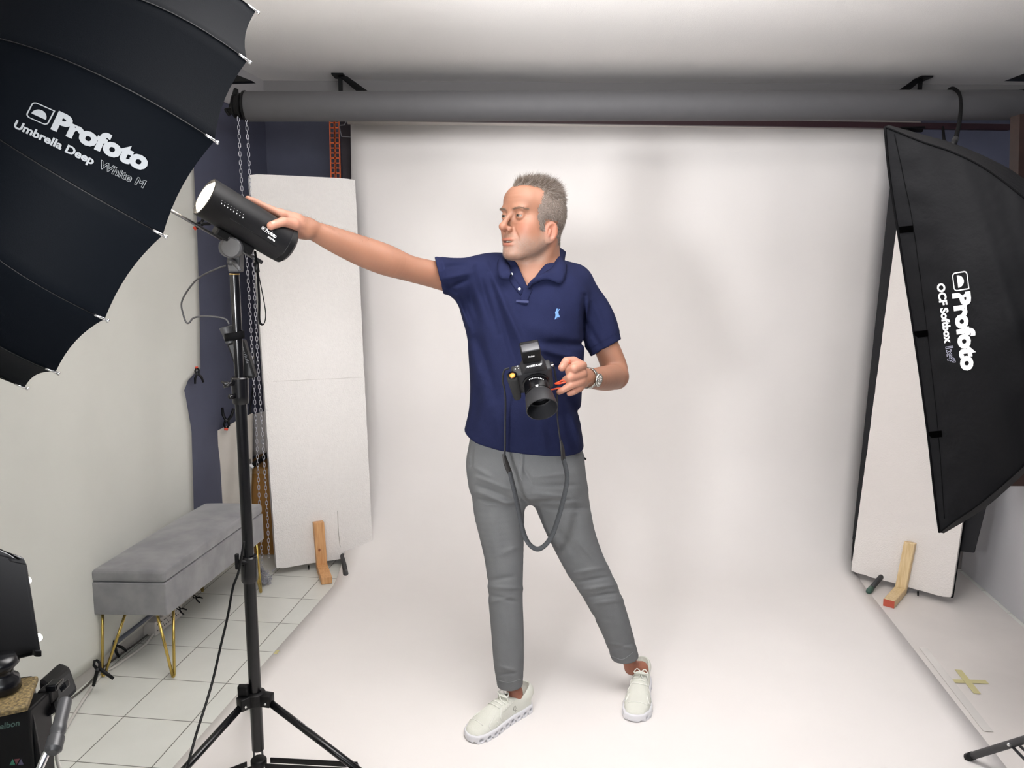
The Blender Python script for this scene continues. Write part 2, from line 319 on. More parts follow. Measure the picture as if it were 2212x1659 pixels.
# orange perforated rails
M_or = mat('orange_plastic', s2l('F0703A'), .45)
for k, (xt, xb) in enumerate(((716, 721.5), (726.5, 732))):
    g = G(); YO = 4.3; top = P(xt, 232, YO); bot = P(xb, 470, YO); L = np.linalg.norm(top-bot); dz = (bot-top)/L; wx = np.array([.0115, 0, 0]); n_ = 22
    for s in (-1, 1): slab(g, [top+wx*s-[.0028, 0, 0], top+wx*s+[.0028, 0, 0], bot+wx*s+[.0028, 0, 0], bot+wx*s-[.0028, 0, 0]], (0, .012, 0))
    for i in range(n_+1):
        c = top+dz*L*i/n_; slab(g, [c-wx+[0, 0, .0026], c+wx+[0, 0, .0026], c+wx-[0, 0, .0026], c-wx-[0, 0, .0026]], (0, .008, 0))
    g.out('perforated_rail', M_or, smooth=False, label=('left of two orange perforated rails on the navy wall' if k == 0 else 'right of two orange perforated rails on the navy wall'), cat='rail')
M_wire = mat('pale_wire', s2l('9A98A0'), .4, .6)
g = G(); Y = 4.25; tube(g, [P(x, y, Y) for x, y in ((736, 259), (744, 254), (748, 262), (744, 270), (734, 271))], .003, 6); tube(g, [P(x, y, Y) for x, y in ((733, 272), (735, 284), (738, 295), (758, 296))], .003, 6)
g.out('wire_hook', M_wire, label='small pale bent wire hook beside the orange rails', cat='hook')
g = G(); slab(g, [P(734, 262, 4.3), P(757, 262, 4.3), P(760, 470, 4.3), P(747, 470, 4.3)], (0, .03, 0)); g.out('rail_post', mat('dark_maroon', s2l('271C26'), .6), smooth=False, label='dark maroon post between the orange rails and white paper', cat='post')
# chain loop of the roll: 100 links as parts, rest as one part
ct = thing('roll_chain', 'long steel chain loop hanging from the left end of the grey roll', 'chain', P(540, 240, YR))
def link_mesh():
    g = G(); pts = []
    for k in range(14):
        a = 2*math.pi*k/14; pts.append(np.array([.0048*math.cos(a), 0, .0078*math.sin(a)+(.0035 if math.sin(a) > 0 else -.0035)]))
    pts.append(pts[0]); pts.append(pts[1]); tube(g, pts, .0016, 5, cap=False); return g
lk = link_mesh(); M_ch = mat('chain_steel', (.45, .45, .5), .35, .9)
lme = bpy.data.meshes.new('chain_link'); lme.from_pydata([tuple(v) for v in lk.v], [], lk.f); lme.materials.append(M_ch); lme.polygons.foreach_set('use_smooth', [True]*len(lme.polygons))
strands = [[(514, 238), (522, 400), (537, 620), (552, 900), (560, 1080), (566, 1215)], [(532, 258), (537, 330), (543, 480), (556, 760), (568, 960), (578, 1130), (581, 1205)]]
nl = 0; rest = G()
for s in strands:
    pts = spline([P(x, y, YR-.02) for x, y in s], 30); acc = 0; last = pts[0]; k = 0; nxt = 0
    for a, b in zip(pts[:-1], pts[1:]):
        L = np.linalg.norm(b-a)
        while nxt <= acc+L:
            c = a+(b-a)*((nxt-acc)/L); rot = Matrix.Rotation((k % 2)*math.pi/2+.3, 3, 'Z')
            if nl < 100 and (k < 50):
                o = bpy.data.objects.new('chain_link', lme); COL.objects.link(o); o.parent = ct; o.location = tuple(c-ORG[ct.name]); o.rotation_euler = (0, 0, (k % 2)*math.pi/2+.3); nl += 1
            else: rest.add([c+np.array(rot @ Vector(v)) for v in lk.v], lk.f)
            nxt += .0185; k += 1
        acc += L
for i in range(70):       # heap at the lower end
    c = P(568, 1222, YR-.02)+np.array([rng.normal(0, .022), rng.normal(0, .02), 0]); c[2] = max(.006, .012+abs(rng.normal(0, .045)))
    R = Matrix.Rotation(rng.uniform(0, 6), 3, 'Z') @ Matrix.Rotation(rng.uniform(0, 3), 3, 'X'); rest.add([c+np.array(R @ Vector(v)) for v in lk.v], lk.f)
rest.out('chain_links', M_ch, ct, kind='stuff')
# ------------------------------------------------------------------ foam boards
M_foam = mat('foam_board', s2l('E6E2DF'), .85, bump=.35, bscale=160, noise=.015, nscale=60)
M_pine = mat('pine_wood', s2l('D9A876'), .5, col2=s2l('C58F5C'), nscale=9, stretch=(14, 14, 1.2))
M_pine2 = mat('pine_wood_pale', s2l('DCC49A'), .5, col2=s2l('CBAE80'), nscale=9, stretch=(14, 14, 1.2))
def jag(o, k=.0015):
    return o
def board(name, tl, tr, br, bl, thick, m, label, cat, org=None, noise_edge=True):
    q = [np.asarray(x, float) for x in (tl, tr, br, bl)]; nr = nrm(np.cross(q[1]-q[0], q[3]-q[0])); nr = nr if nr[1] > 0 else -nr
    t_ = thing(name, label, cat, (q[2]+q[3])/2*[1, 1, 0]); g = G(); nu, nv = 14, 56
    Vg, Fg = grid(lambda u, v: (q[0]*(1-u)+q[1]*u)*(1-v)+(q[3]*(1-u)+q[2]*u)*v, nu, nv); Vg = np.array(Vg); cen = (q[0]+q[1]+q[2]+q[3])/4
    for i in range(len(Vg)):
        a, b = i % (nu+1), i//(nu+1)
        if a in (0, nu) or b in (0, nv): Vg[i] += nrm(cen-Vg[i])*abs(rng.normal(0, .0012))
        if a in (0, nu) and b in (0, nv): Vg[i] += nrm(cen-Vg[i])*.006
    N = len(Vg); V2 = Vg+nr*thick; F_ = list(Fg)+[tuple(i+N for i in f[::-1]) for f in Fg]
    bd = [(j, j+1) for j in range(nu)]+[((j+1)*(nu+1)-1, (j+2)*(nu+1)-1) for j in range(nv)]+[(nv*(nu+1)+j+1, nv*(nu+1)+j) for j in range(nu)]+[((j+1)*(nu+1), j*(nu+1)) for j in range(nv)]
    F_ += [(b, a, a+N, b+N) for a, b in bd]; g.add(list(Vg)+list(V2), F_); o = g.out('panel', m, t_, smooth=False)
    return t_, q, nr
zb = .035
bl, br = PZ(597, 1230, zb), PZ(806, 1196, zb)
n0 = nrm(np.cross(br-bl, [0, 0, 1])); n0 = n0 if n0[1] < 0 else -n0
lean = .03
def topat(px, py, base, nn, lean):      # board plane: contains bottom edge, leans back
    vdir = np.array([0, 0, 1.])-nn*lean; pn = nrm(np.cross(br-bl, vdir)); return PL(px, py, base, pn)
tl, tr = topat(538, 375, bl, n0, lean), topat(767, 386, bl, n0, lean)
bt, bq, bn = board('foam_board', tl, tr, br, bl, .045, M_foam, 'tall white foam board standing on a wooden foot behind the light stand', 'foam board')
# crack and grey streaks on the board
g = G()
for a, b in (((729, 1103), (731, 1150)), ((731, 1150), (735, 1182))):
    p, q = PL(*a, bl, bn)-bn*.0008, PL(*b, bl, bn)-bn*.0008; tube(g, [p, q], .0012, 4)
g.out('crack', mat('grey_crack', s2l('A09A90'), .8), bt, label='thin dark crack line')
g = G(); p, q = PL(590, 824, bl, bn)-bn*.0008, PL(782, 815, bl, bn)-bn*.0008; tube(g, [p, q], .0006, 4); g.out('seam', mat('seam_line', s2l('BDB6B0'), .8), bt)
def brace(t_, up_px, mid_px, toe_px, wd, base, nn, m, m2=None):
    nt = -nn; U = PL(*up_px, base, nn)-nn*.0; Mi = PL(*mid_px, base, nn); th = .03; sx = nrm(np.cross([0, 0, 1], nt))*wd
    Mi = Mi*[1, 1, 0]+[0, 0, .0]; g = G(); up3 = U; lo = np.array([Mi[0], Mi[1], .0])
    slab(g, [up3-sx+nt*th, up3+sx+nt*th, lo+sx+nt*th, lo-sx+nt*th], -nt*th*.98, .003); o = g.out('brace_upright', m, t_, smooth=False)
    T = PZ(*toe_px, .02); dd = (T-lo)*[1, 1, 0]; L = np.linalg.norm(dd); dd = nrm(dd); s2 = nrm(np.cross([0, 0, 1], dd))*wd
    g = G(); a = lo+dd*th; b = lo+dd*L; slab(g, [a-s2+[0, 0, .001], b-s2+[0, 0, .001], b-s2+[0, 0, .036], a-s2+[0, 0, .036]], s2*2, .003); f = g.out('brace_foot', m, t_, smooth=False)
    if m2:
        g = G(); slab(g, [b-s2*.98+[0, 0, .002], b+s2*.98+[0, 0, .002], b+s2*.98+[0, 0, .035], b-s2*.98+[0, 0, .035]], dd*.0012); g.out('painted_end', m2, f, smooth=False, label='red painted end')
    return o
o = brace(bt, (686, 1125), (694, 1222), (706, 1254), .026, bl, bn, M_pine)
g = G(); c = PL(687, 1184, bl, bn)-bn*.0312; lathe(g, c, -bn, [(0, .008), (.0006, .006)], 16, squash=.7); g.out('knot', mat('knot_brown', s2l('8A4F30'), .5), o)
for (x, y, x2, y2, lab, m) in ((741, 1208, 747, 1241, 'black round tipped stand foot poking out under the left foam board', M_grey), (1900, 1252, 1877, 1277, 'green tipped stand foot poking out under the right white board', mat('green_rubber', s2l('3E5B50'), .5))):
    t_ = thing('floor_stand', lab, 'stand', PZ(x2, y2, 0)); g = G(); a, b = PZ(x, y, .04), PZ(x2, y2, .014); d = nrm(b-a); tube(g, [a-d*.12+[0, 0, .01], b], .012, 12); g.out('foot_tube', M_grey, t_)
    g = G(); tube(g, [b-d*.03, b, b+d*.01, b+d*.014], [.0135, .0138, .01, .004], 12); g.out('rubber_tip', m, t_)
# right board with black back, black panel behind
bl2, br2 = PZ(1838, 1235, zb), PZ(2054, 1294, zb); n2 = nrm(np.cross(br2-bl2, [0, 0, 1])); n2 = n2 if n2[1] < 0 else -n2
vd = PL(1937, 490, bl2, nrm(np.cross(br2-bl2, np.array([0, 0, 1.])-n2*.08)))-bl2; pn2 = nrm(np.cross(br2-bl2, np.array([0, 0, 1.])-n2*.08))
vd = nrm(vd)*1.72
bt2, _, bn2 = board('foam_board', bl2+vd, br2+vd, br2, bl2, .02, mat('foam_board_right', s2l('DDD7D3'), .85, bump=.3, bscale=160), 'tall white board with black back leaning behind the softbox at right', 'foam board')
g = G(); k = bn2*.0205; slab(g, [bl2+vd+k, br2+vd+k, br2+k, bl2+k], bn2*.022); g.out('black_backing', M_blkf, bt2, smooth=False)
brace(bt2, (1969, 1170), (1947, 1277), (1920, 1303), .024, bl2, bn2, M_pine2, mat('red_paint', s2l('B8523E'), .6))
g = G(); a_ = PL(1924, 386, bl2+bn2*.06, bn2); b_ = PL(1841, 1165, bl2+bn2*.06, bn2); c_ = PL(2103, 1194, bl2+bn2*.06, bn2); d_ = PL(2135, 1070, bl2+bn2*.06, bn2)
c2 = c_+(d_-c_)/np.linalg.norm(d_-c_)*1.6; slab(g, [a_+nrm(a_-b_)*.0, c2, c_, b_], bn2*.02); g.out('light_flag', mat('black_flag', (.006, .006, .008), .8), smooth=False, label='black light blocking panel behind the right white board', cat='panel')
for (x, y, lab) in ((707-16, 1214, 'thin black peg under the left foam board'), ):
    pass
g = G(); tube(g, [PZ(667, 1222, .035), PZ(667, 1230, .0)], .004, 6); g.out('peg', M_blk, label='short black peg under the left foam board beside its wooden foot', cat='peg')
g = G(); tube(g, [PZ(1983, 1278, .035), PZ(1983, 1287, .0)], .004, 6); g.out('peg', M_blk, label='short black peg under the right white board beside its wooden foot', cat='peg')
g = G(); c = PZ(2096, 1238, 0); box(g, c+[.02, .10, .06], .12, .1, .12, bev=.004); g.out('storage_box', mat('grey_brown_box', s2l('8E8684'), .7), smooth=False, label='small grey brown box on the floor behind the right board', cat='box')
# brown post top right
g = G(); a_ = wr(3.15); a_ = P(2203, 1250, 3.3); slab(g, [P(2203, 247, 3.25), P(2260, 247, 3.25), P(2245, 1050, 3.25), P(2183, 1050, 3.25)], (0, .06, 0)); g.out('wooden_post', mat('dark_brown_wood', s2l('2B1A14'), .5, noise=.2, nscale=30), smooth=False, label='dark brown wooden post at the right frame edge under the grey roll', cat='post')
g = G(); a_ = PZ(2206, 1342); slab(g, [a_+[0, -.01, 0], a_+[.08, -.01, 0], a_+[.08, -.01, .16], a_+[0.004, -.01, .16]], (0, .02, 0)); g.out('door_jamb', mat('pale_pink_wood', s2l('B9A6A0'), .6), smooth=False, kind='structure')
# ------------------------------------------------------------------ white drape on left wall
M_drape = mat('white_drape', s2l('CFCFC8'), .8, noise=.015, nscale=5)
def drape_edge(z):       # Y of the right edge as function of height, from the photo outline
    pts = [(2.2, 425), (1.5, 428), (1.34, 430), (1.26, 430), (1.20, 396), (1.0, 410), (.85, 418), (.2, 421)]
    zs = [p[0] for p in pts][::-1]; xs = [p[1] for p in pts][::-1]; return np.interp(z, zs, xs)
nu, nv = 90, 60; V = []
W0 = wl(0.)
def onwall(px, py, off):
    return PL(px, py, W0+NL*off, NL)
for j in range(nv+1):
    ztop = 2.42; 
    for i in range(nu+1):
        s = i/nu; v = j/nv
        # right edge pixel path
        py = 300+(1120-300)*v; 
        pxr = np.interp(py, [300, 380, 480, 690, 795, 828, 860, 930, 1110, 1120], [414, 418, 424, 431, 433, 396, 402, 414, 421, 421])
        R_ = onwall(pxr, py, .02); yL = -.4; z = .075+(2.40-.075)*(1-v)
        R2 = R_.copy(); R2[2] = 0
        Yr = R_[1]; Y = yL+(Yr-yL)*s; p = wl(Y); lower = .07+.012*math.sin(Y*5)
        ztopr = 2.42; zbot = lower if Y < 3.3 else lower
        z = zbot+(ztopr-zbot)*(1-v); p = wl(Y)+NL*(.022+.010*math.sin(Y*7+z*.8)+.006*math.sin(Y*17-z*1.5)+.05*max(0, .6-z)*0); V.append(np.array([p[0], p[1], z]))
# edge refinement: for each row find Y whose projected x matches pxr at that height
for j in range(nv+1):
    idx = j*(nu+1)+nu; z = V[idx][2]; lo, hi = 2.0, 4.4
    for _ in range(40):
        mid = (lo+hi)/2; q = wl(mid)+NL*.025; q[2] = z; x, y, _z = proj(q); tgt = np.interp(y, [300, 380, 480, 690, 797, 830, 860, 930, 1110, 1300], [414, 418, 424, 431, 433, 396, 402, 414, 421, 424])
        if x < tgt: lo = mid
        else: hi = mid
    Yr = lo; yL = -.4
    for i in range(nu+1):
        s = i/nu; Y = yL+(Yr-yL)*s; q = wl(Y)+NL*(.018+.008*math.sin(Y*7+z*.8)+.004*math.sin(Y*17-z*1.5)); V[j*(nu+1)+i] = np.array([q[0], q[1], z])
F = [(j*(nu+1)+i, j*(nu+1)+i+1, (j+1)*(nu+1)+i+1, (j+1)*(nu+1)+i) for j in range(nv) for i in range(nu)]
dr = obj('wall_drape', V, F, M_drape, label='large white cloth drape covering the left wall behind the bench', cat='drape'); s_ = dr.modifiers.new('s', 'SOLIDIFY'); s_.thickness = .002
# ------------------------------------------------------------------ corner behind the stand: cloth, box, outlet
YC = 3.98
cl = wl(3.9)
g = G(); Vc, Fc = grid(lambda u, v: P((470+u*75)+(2 if v > .3 else 0)*math.sin(v*9), (930-u*38)+(1225-930+u*38)*v, 3.80+.12*u+.006*math.sin(u*14+v*3)), 16, 24)
g.add(Vc, Fc); o = g.out('cloth_panel', mat('cream_cloth', s2l('C9C2B9'), .85, noise=.04, nscale=8), label='cream cloth hanging in the corner behind the stand pole held by a black clamp', cat='cloth'); m_ = o.modifiers.new('s', 'SOLIDIFY'); m_.thickness = .004
g = G(); Vc, Fc = grid(lambda u, v: P(545+u*50, (895-u*12)+(985-895)*v, 4.02), 4, 6); g.add(Vc, Fc); o = g.out('cloth_panel', mat('pale_cloth', s2l('B4AFAC'), .85), label='pale grey cloth above the cardboard box in the left corner', cat='cloth'); m_ = o.modifiers.new('s', 'SOLIDIFY'); m_.thickness = .004
bx = thing('cardboard_box', 'tall brown cardboard box on the floor between the stand pole and foam board', 'box', PZ(575, 1197)); g = G()
a_, b_ = PZ(538, 1199), PZ(592, 1198); H_ = P(565, 1010, a_[1])[2]
slab(g, [a_, b_+[.25, .0, 0], b_+[.25, 0, H_], a_+[0, 0, H_]], (-.02, .3, 0), .004); g.out('carton', mat('cardboard', s2l('A5763C'), .8, noise=.05, nscale=9), bx, smooth=False)
g = G(); slab(g, [a_+[0, -.001, H_*.985], b_+[.25, -.001, H_*.985], b_+[.25, -.001, H_*.93], a_+[0, -.001, H_*.93]], (0, -.001, 0)); g.out('packing_tape', mat('brown_tape', s2l('B58A55'), .3), bx, smooth=False)
g = G(); tube(g, [P(546, 1006, 3.9), P(575, 985, 3.9), P(600, 955, 3.9)], .014, 10); o = g.out('black_tube', M_blk, label='black tube with pale tip lying on the cardboard box', cat='tube'); g = G(); tube(g, [P(543, 1008, 3.9), P(548, 1004, 3.9)], .0145, 10); g.out('tube_tip', M_whitep, o)
ot = thing('wall_outlet', 'small grey socket on the navy wall behind the stand accessory pack', 'wall socket', P(543, 771, 4.3)); g = G()
box(g, P(543, 771, 4.25), .045, .02, .085, bev=.004); g.out('socket_plate', mat('outlet_grey', s2l('5C5F68'), .5), ot, smooth=False); g = G(); lathe(g, P(543, 771, 4.237), (0, -1, 0), [(0, .017), (.003, .016), (.002, .008)], 20); g.out('socket_insert', mat('outlet_beige', s2l('8F867C'), .5), ot)
g = G(); tube(g, [P(540, 1010, 3.9), P(538, 950, 3.95), P(541, 880, 4.0), P(548, 820, 4.05)], .004, 6); g.out('black_wire', M_blk, label='thin black cord hanging in the corner behind the stand pole', cat='wire')
# ------------------------------------------------------------------ spring clamps
def clamp(px, py, Y, ang, size, label, orange=True, open_=.55, pos=None):
    c = P(px, py, Y) if pos is None else np.array(pos, float); t_ = thing('spring_clamp', label, 'clamp', c)
    X, Z = r_, u_; d = X*math.cos(ang)+Z*math.sin(ang); e = -X*math.sin(ang)+Z*math.cos(ang)
    for s in (-1, 1):
        g = G(); tube(g, [c+d*size*1.2+e*s*size*open_*1.0, c+d*size*.5+e*s*size*.42, c+e*s*size*.10, c-d*size*.45+e*s*size*.26, c-d*size*.8+e*s*size*.06], [size*.13, size*.16, size*.15, size*.12, size*.09], 8); g.out('jaw', M_blk, t_)
        if orange: g = G(); tube(g, [c-d*size*.74+e*s*size*.08, c-d*size*.98+e*s*size*.04], size*.13, 8); g.out('jaw_pad', mat('orange_pad', s2l('D5482F'), .5), t_)
    g = G(); tube(g, [c-f_*size*.2, c+f_*size*.2], size*.13, 8); g.out('spring_pivot', M_grey, t_)
clamp(437, 482, 3.55, math.radians(35), .045, 'black clamp with orange tip on the drape edge behind the flash shaft')
clamp(427, 808, 3.55, math.radians(-80), .035, 'black clamp with red tip pinching the drape fold left of the stand')
clamp(490, 908, 3.78, math.radians(85), .050, 'black clamp holding the cream cloth behind the stand pole')
clamp(213, 1445, 2.62, math.radians(-70), .042, 'black clamp on the drape hem beside the front bench leg', orange=False, open_=.9)
clamp(251, 1396, 2.85, math.radians(-50), .034, 'black clamp on the drape hem behind the bench legs', orange=False)
clamp(389, 1316, 3.2, math.radians(-30), .022, 'black clamp on the hem above the white power strip', orange=False)
clamp(424, 1291, 3.36, math.radians(-30), .022, 'black clamp on the hem beyond the power strip under the bench', orange=False)
# ------------------------------------------------------------------ bench
bt_ = thing('storage_bench', 'grey velvet storage bench on gold hairpin legs by the left drape', 'bench', PZ(300, 1462))
zt, zbx = .415, .245
pr_ = PZ(361, 1331, zbx); pll = PZ(202, 1328, zbx); wdir = nrm((pr_-pll)*[1, 1, 0]); W_ = np.linalg.norm(pr_-pll); ldir = np.array([-wdir[1], wdir[0], 0]); ldir = nrm(TY*1.0+np.array([.015, 0, 0]))
Lb = .82; M_vel = mat('grey_velvet', s2l('8B8A8C'), .75, col2=s2l('77767A'), nscale=11, sheen=.6)
def cushion(z0, z1, inset, rnd, name, m, puff=0):
    bm = bmesh.new(); A = pll*[1, 1, 0]+[0, 0, z0]; nx, ny = 10, 36; ax = (wdir, ldir)
    Vs = []; 
    bmesh.ops.create_cube(bm, size=1)
    for v in bm.verts: v.co = Vector(((v.co.x+.5)*W_, (v.co.y+.5)*Lb, (v.co.z+.5)*(z1-z0)))
    bmesh.ops.bevel(bm, geom=bm.edges[:], offset=rnd, segments=4, affect='EDGES', profile=.6)
    bmesh.ops.subdivide_edges(bm, edges=bm.edges[:], cuts=3, use_grid_fill=True)
    V_ = []
    for v in bm.verts:
        x, y, z = v.co; bul = puff*math.sin(math.pi*min(max(x/W_, 0), 1))**.5*math.sin(math.pi*min(max(y/Lb, 0), 1))**.35*(z/(z1-z0))
        V_.append(A+wdir*x+ldir*y+np.array([0, 0, z+bul]))
    bm.verts.index_update(); F_ = [tuple(v.index for v in f.verts) for f in bm.faces]; bm.free(); return obj(name, V_, F_, m, bt_)
cushion(zbx, zt-.045, 0, .006, 'bench_box', M_vel); cushion(zt-.043, zt+.0, 0, .016, 'seat_cushion', M_vel, .018)
M_gold = mat('brass', s2l('C9AE62'), .25, 1)
def hairpin(foot, spread, inset):
    g = G(); f = np.asarray(foot, float); 
    for s in (-1, 1):
        top = f*[1, 1, 0]+inset+spread*s; top[2] = zbx+.002; tube(g, [top, f+spread*.1*s+[0, 0, .008]], .0055, 8)
    tube(g, [f-spread*.1+[0, 0, .008], f+[0, 0, .005], f+spread*.1+[0, 0, .008]], .0055, 8); return g.out('leg', M_gold, bt_)
ff = PZ(375, 1464, .003); hairpin(ff, (wdir*-.0+ldir*.04)*1.0+wdir*.008, -wdir*.05+ldir*.06)
ff = PZ(224, 1462, .003); hairpin(ff, wdir*.035+ldir*.02, wdir*.03+ldir*.05)
for q in (pr_+ldir*(Lb-.06)+wdir*.0, pll+ldir*(Lb-.06)-wdir*.0): hairpin(q*[1, 1, 0]+[0, 0, .003], ldir*.03, -ldir*.05)
# power strip and cables at skirting
ps = thing('power_strip', 'white multi socket power strip on the floor under the bench', 'power strip', PZ(360, 1345)); a_, b_ = PZ(338, 1376, 0), PZ(396, 1330, 0); d = nrm((b_-a_)*[1, 1, 0]); s_ = np.array([d[1], -d[0], 0]); g = G()
L = np.linalg.norm(b_-a_); box(g, (a_+b_)/2*[1, 1, 0]+[0, 0, .032]-s_*.03, L, .055, .06, ax=(d, s_, np.array([0, 0, 1.])), bev=.004); g.out('housing', mat('strip_white', s2l('D5CFC9'), .5), ps, smooth=False)
for i in range(6):
    g = G()
    c = a_*[1, 1, 0]+[0, 0, .034]+d*(L*(.12+.15*i)); 
    for (dx, dz) in ((-.009, .012), (.009, .012), (-.009, -.012), (.009, -.012), (0, 0)): lathe(g, c+d*dx+np.array([0, 0, dz])-s_*.002, s_, [(0, .003), (.0005, .003)], 8)
    g.out('socket', mat('socket_hole', (.03, .03, .03), .6), ps)
g = G(); pts = [PZ(95, 1659, .006), PZ(150, 1560, .006), PZ(215, 1462, .006), PZ(250, 1438, .006), PZ(310, 1395, .006), PZ(338, 1360, .012)]; tube(g, spline(pts, 8), .0055, 8); g.out('white_cable', mat('white_cable', s2l('C9C6C0'), .45), label='white cable running along the skirting to the power strip under the bench', cat='cable')
g = G(); pts = [PZ(150, 1512, .006), PZ(180, 1488, .006), PZ(207, 1460, .01), PZ(225, 1440, .01), PZ(290, 1393, .01), PZ(320, 1370, .006)]; tube(g, spline(pts, 8), .0035, 6); g.out('dark_cable', mat('dark_cable', s2l('54504C'), .5), label='thin dark cable in the gap along the left skirting', cat='cable')
g = G(); a_, b_ = wl(2.85)+NL*.03+[0, 0, .082], wl(3.35)+NL*.03+[0, 0, .085]; tube(g, [a_, b_], .012, 8, flat=.6); g.out('hem_bar', mat('blue_grey_bar', s2l('6A6E7A'), .5), label='blue grey bar along the wall under the bench between two clamps', cat='bar')
# ------------------------------------------------------------------ light stand
YS = 2.12
base = P(560, 1600, YS); pz = lambda py: P(np.interp(py, [600, 1640], [504, 562]), py, YS)[2]
SX = P(530, 1066, YS)[0]; ax_ = lambda z: np.array([SX, YS, z])
st = thing('light_stand', 'black light stand on tripod legs carrying the umbrella flash', 'light stand', (SX, YS, 0))
def cyl(name, z0, z1, r, m, par, prof=None):
    g = G(); lathe(g, ax_(z0), (0, 0, 1), prof or [(0, r), (z1-z0, r)], 32); return sharp(g.out(name, m, par))
M_tube = mat('black_anodised', (.004, .004, .005), .22, .2, spec=.5)
cyl('upper_tube', pz(880), pz(592), .0125, M_tube, st)
g = G(); lathe(g, ax_(pz(592)-.002), (0, 0, 1), [(0, .0132), (.004, .0132)], 24); g.out('brass_ring', mat('brass_ring', s2l('B99B62'), .3, 1), st)
cyl('middle_tube', pz(1255), pz(860), .0155, M_tube, st); cyl('lower_tube', .13, pz(1245), .0172, M_tube, st)
def collar(y0, y1, r, name='collar'):
    z0, z1 = pz(y1), pz(y0); h = z1-z0; o = cyl(name, z0, z1, r, M_blkg, st, [(0, r*.9), (.004, r), (h*.3, r), (h*.7, r*1.05), (h-.004, r*1.08), (h, r*.95)])
    for k in range(8):
        a = k*math.pi/4; g = G(); c = ax_(z0+h*.5)+[math.cos(a)*r*1.02, math.sin(a)*r*1.02, 0]; box(g, c, .004, .004, h*.7); 
    return o
c1 = collar(814, 872, .0215); c2 = collar(1200, 1256, .0225)
for (x0, y0, x1, y1) in ((498, 827, 480, 826),): 
    g = G(); a_, b_ = P(506, 829, YS-.015), P(484, 829, YS-.03); tube(g, [a_, b_], .006, 8); tube(g, [P(478, 824, YS-.03), P(486, 829, YS-.032), P(497, 832, YS-.03)], [.003, .005, .003], 8); tube(g, [P(483, 836, YS-.03), P(492, 833, YS-.032), P(500, 826, YS-.03)], [.003, .005, .003], 8); g.out('locking_knob', M_blkg, c1)
g = G(); lathe(g, P(505, 856, YS-.02), (-.6, -.8, 0), [(0, .007), (.012, .007), (.015, .005)], 12); g.out('collar_bolt', M_blkg, c1)
g = G(); tube(g, [P(545, 1214, YS-.01), P(516, 1214, YS-.03)], .007, 8); box(g, P(512, 1213, YS-.03), .010, .012, .045, bev=.003); g.out('locking_knob', M_blk, c2)
zh = pz(1505)
g = G(); lathe(g, ax_(zh-.022), (0, 0, 1), [(0, .024), (.004, .028), (.036, .028), (.04, .022)], 32); hub = sharp(g.out('tripod_hub', M_blk, st))
angs = [math.radians(a) for a in (-14, 228, 110)]; zk = pz(1645); g = G(); lathe(g, ax_(zk-.014), (0, 0, 1), [(0, .02), (.003, .023), (.02, .023), (.024, .02)], 24); hub2 = g.out('lower_hub', M_blk, st)
g = G(); box(g, P(526, 1492, YS-.02), .03, .02, .035, bev=.004); g.out('hub_knob', M_blk, hub)
for k, an in enumerate(angs):
    dr_ = np.array([math.cos(an), math.sin(an), 0]); a_ = ax_(zh-.005)+dr_*.035; foot = ax_(0)+dr_*.49; foot[2] = .012; perp = np.array([-dr_[1], dr_[0], 0])
    g = G(); box(g, ax_(zh-.003)+dr_*.035, .035, .03, .036, ax=(dr_, perp, np.array([0, 0, 1.])), bev=.003); g.out('leg_bracket', M_blk, hub)
    g = G(); tube(g, [a_, foot], .0115, 16, flat=.8); leg = g.out('leg', M_tube if k < 2 else M_grey, st)
    g = G(); dd = nrm(foot-a_); tube(g, [foot-dd*.05, foot+dd*.002], .0128, 12); g.out('rubber_foot', M_grey, leg)
    for s in (-1, 1):
        g = G(); lathe(g, ax_(zh-.008)+dr_*.04+perp*.0155*s, perp*s, [(0, .0045), (.002, .0035)], 10); g.out('bolt', M_chr, hub)
    tt = .60; m_ = a_+(foot-a_)*tt; h_ = ax_(zk)+dr_*.03
    for s in (-1, 1):
        if k < 2:
            g = G(); slab(g, [h_+perp*.013*s-[0, 0, .008], m_+perp*.013*s-[0, 0, .008], m_+perp*.013*s+[0, 0, .008], h_+perp*.013*s+[0, 0, .008]], perp*.003*s); g.out('brace', M_blk, st, smooth=False)
        else:
            g = G(); tube(g, [h_+perp*.012*s, m_+perp*.010*s], .003, 6); g.out('brace', M_grey, st)
        g = G(); lathe(g, m_+perp*.0165*s, perp*s, [(0, .004), (.002, .003)], 10); g.out('bolt', M_chr, leg)
    if k == 0:
        T = bvh(leg); V_, F_ = text2d('Profoto', .02); g = G(); ux = np.array([678-647, 1572-1551])*1.0; uy = np.array([6., -9.5])*.95; decal(g, V_, F_, (649, 1560), ux, uy, T, .0008)
        L2, F2 = logo2d(); decal(g, L2, F2, (640, 1553), ux*.22, uy*1.1, T, .0008); g.out('printed_logo', mat('grey_print', (.45, .45, .45), .5), leg, smooth=False, label='grey lettering')
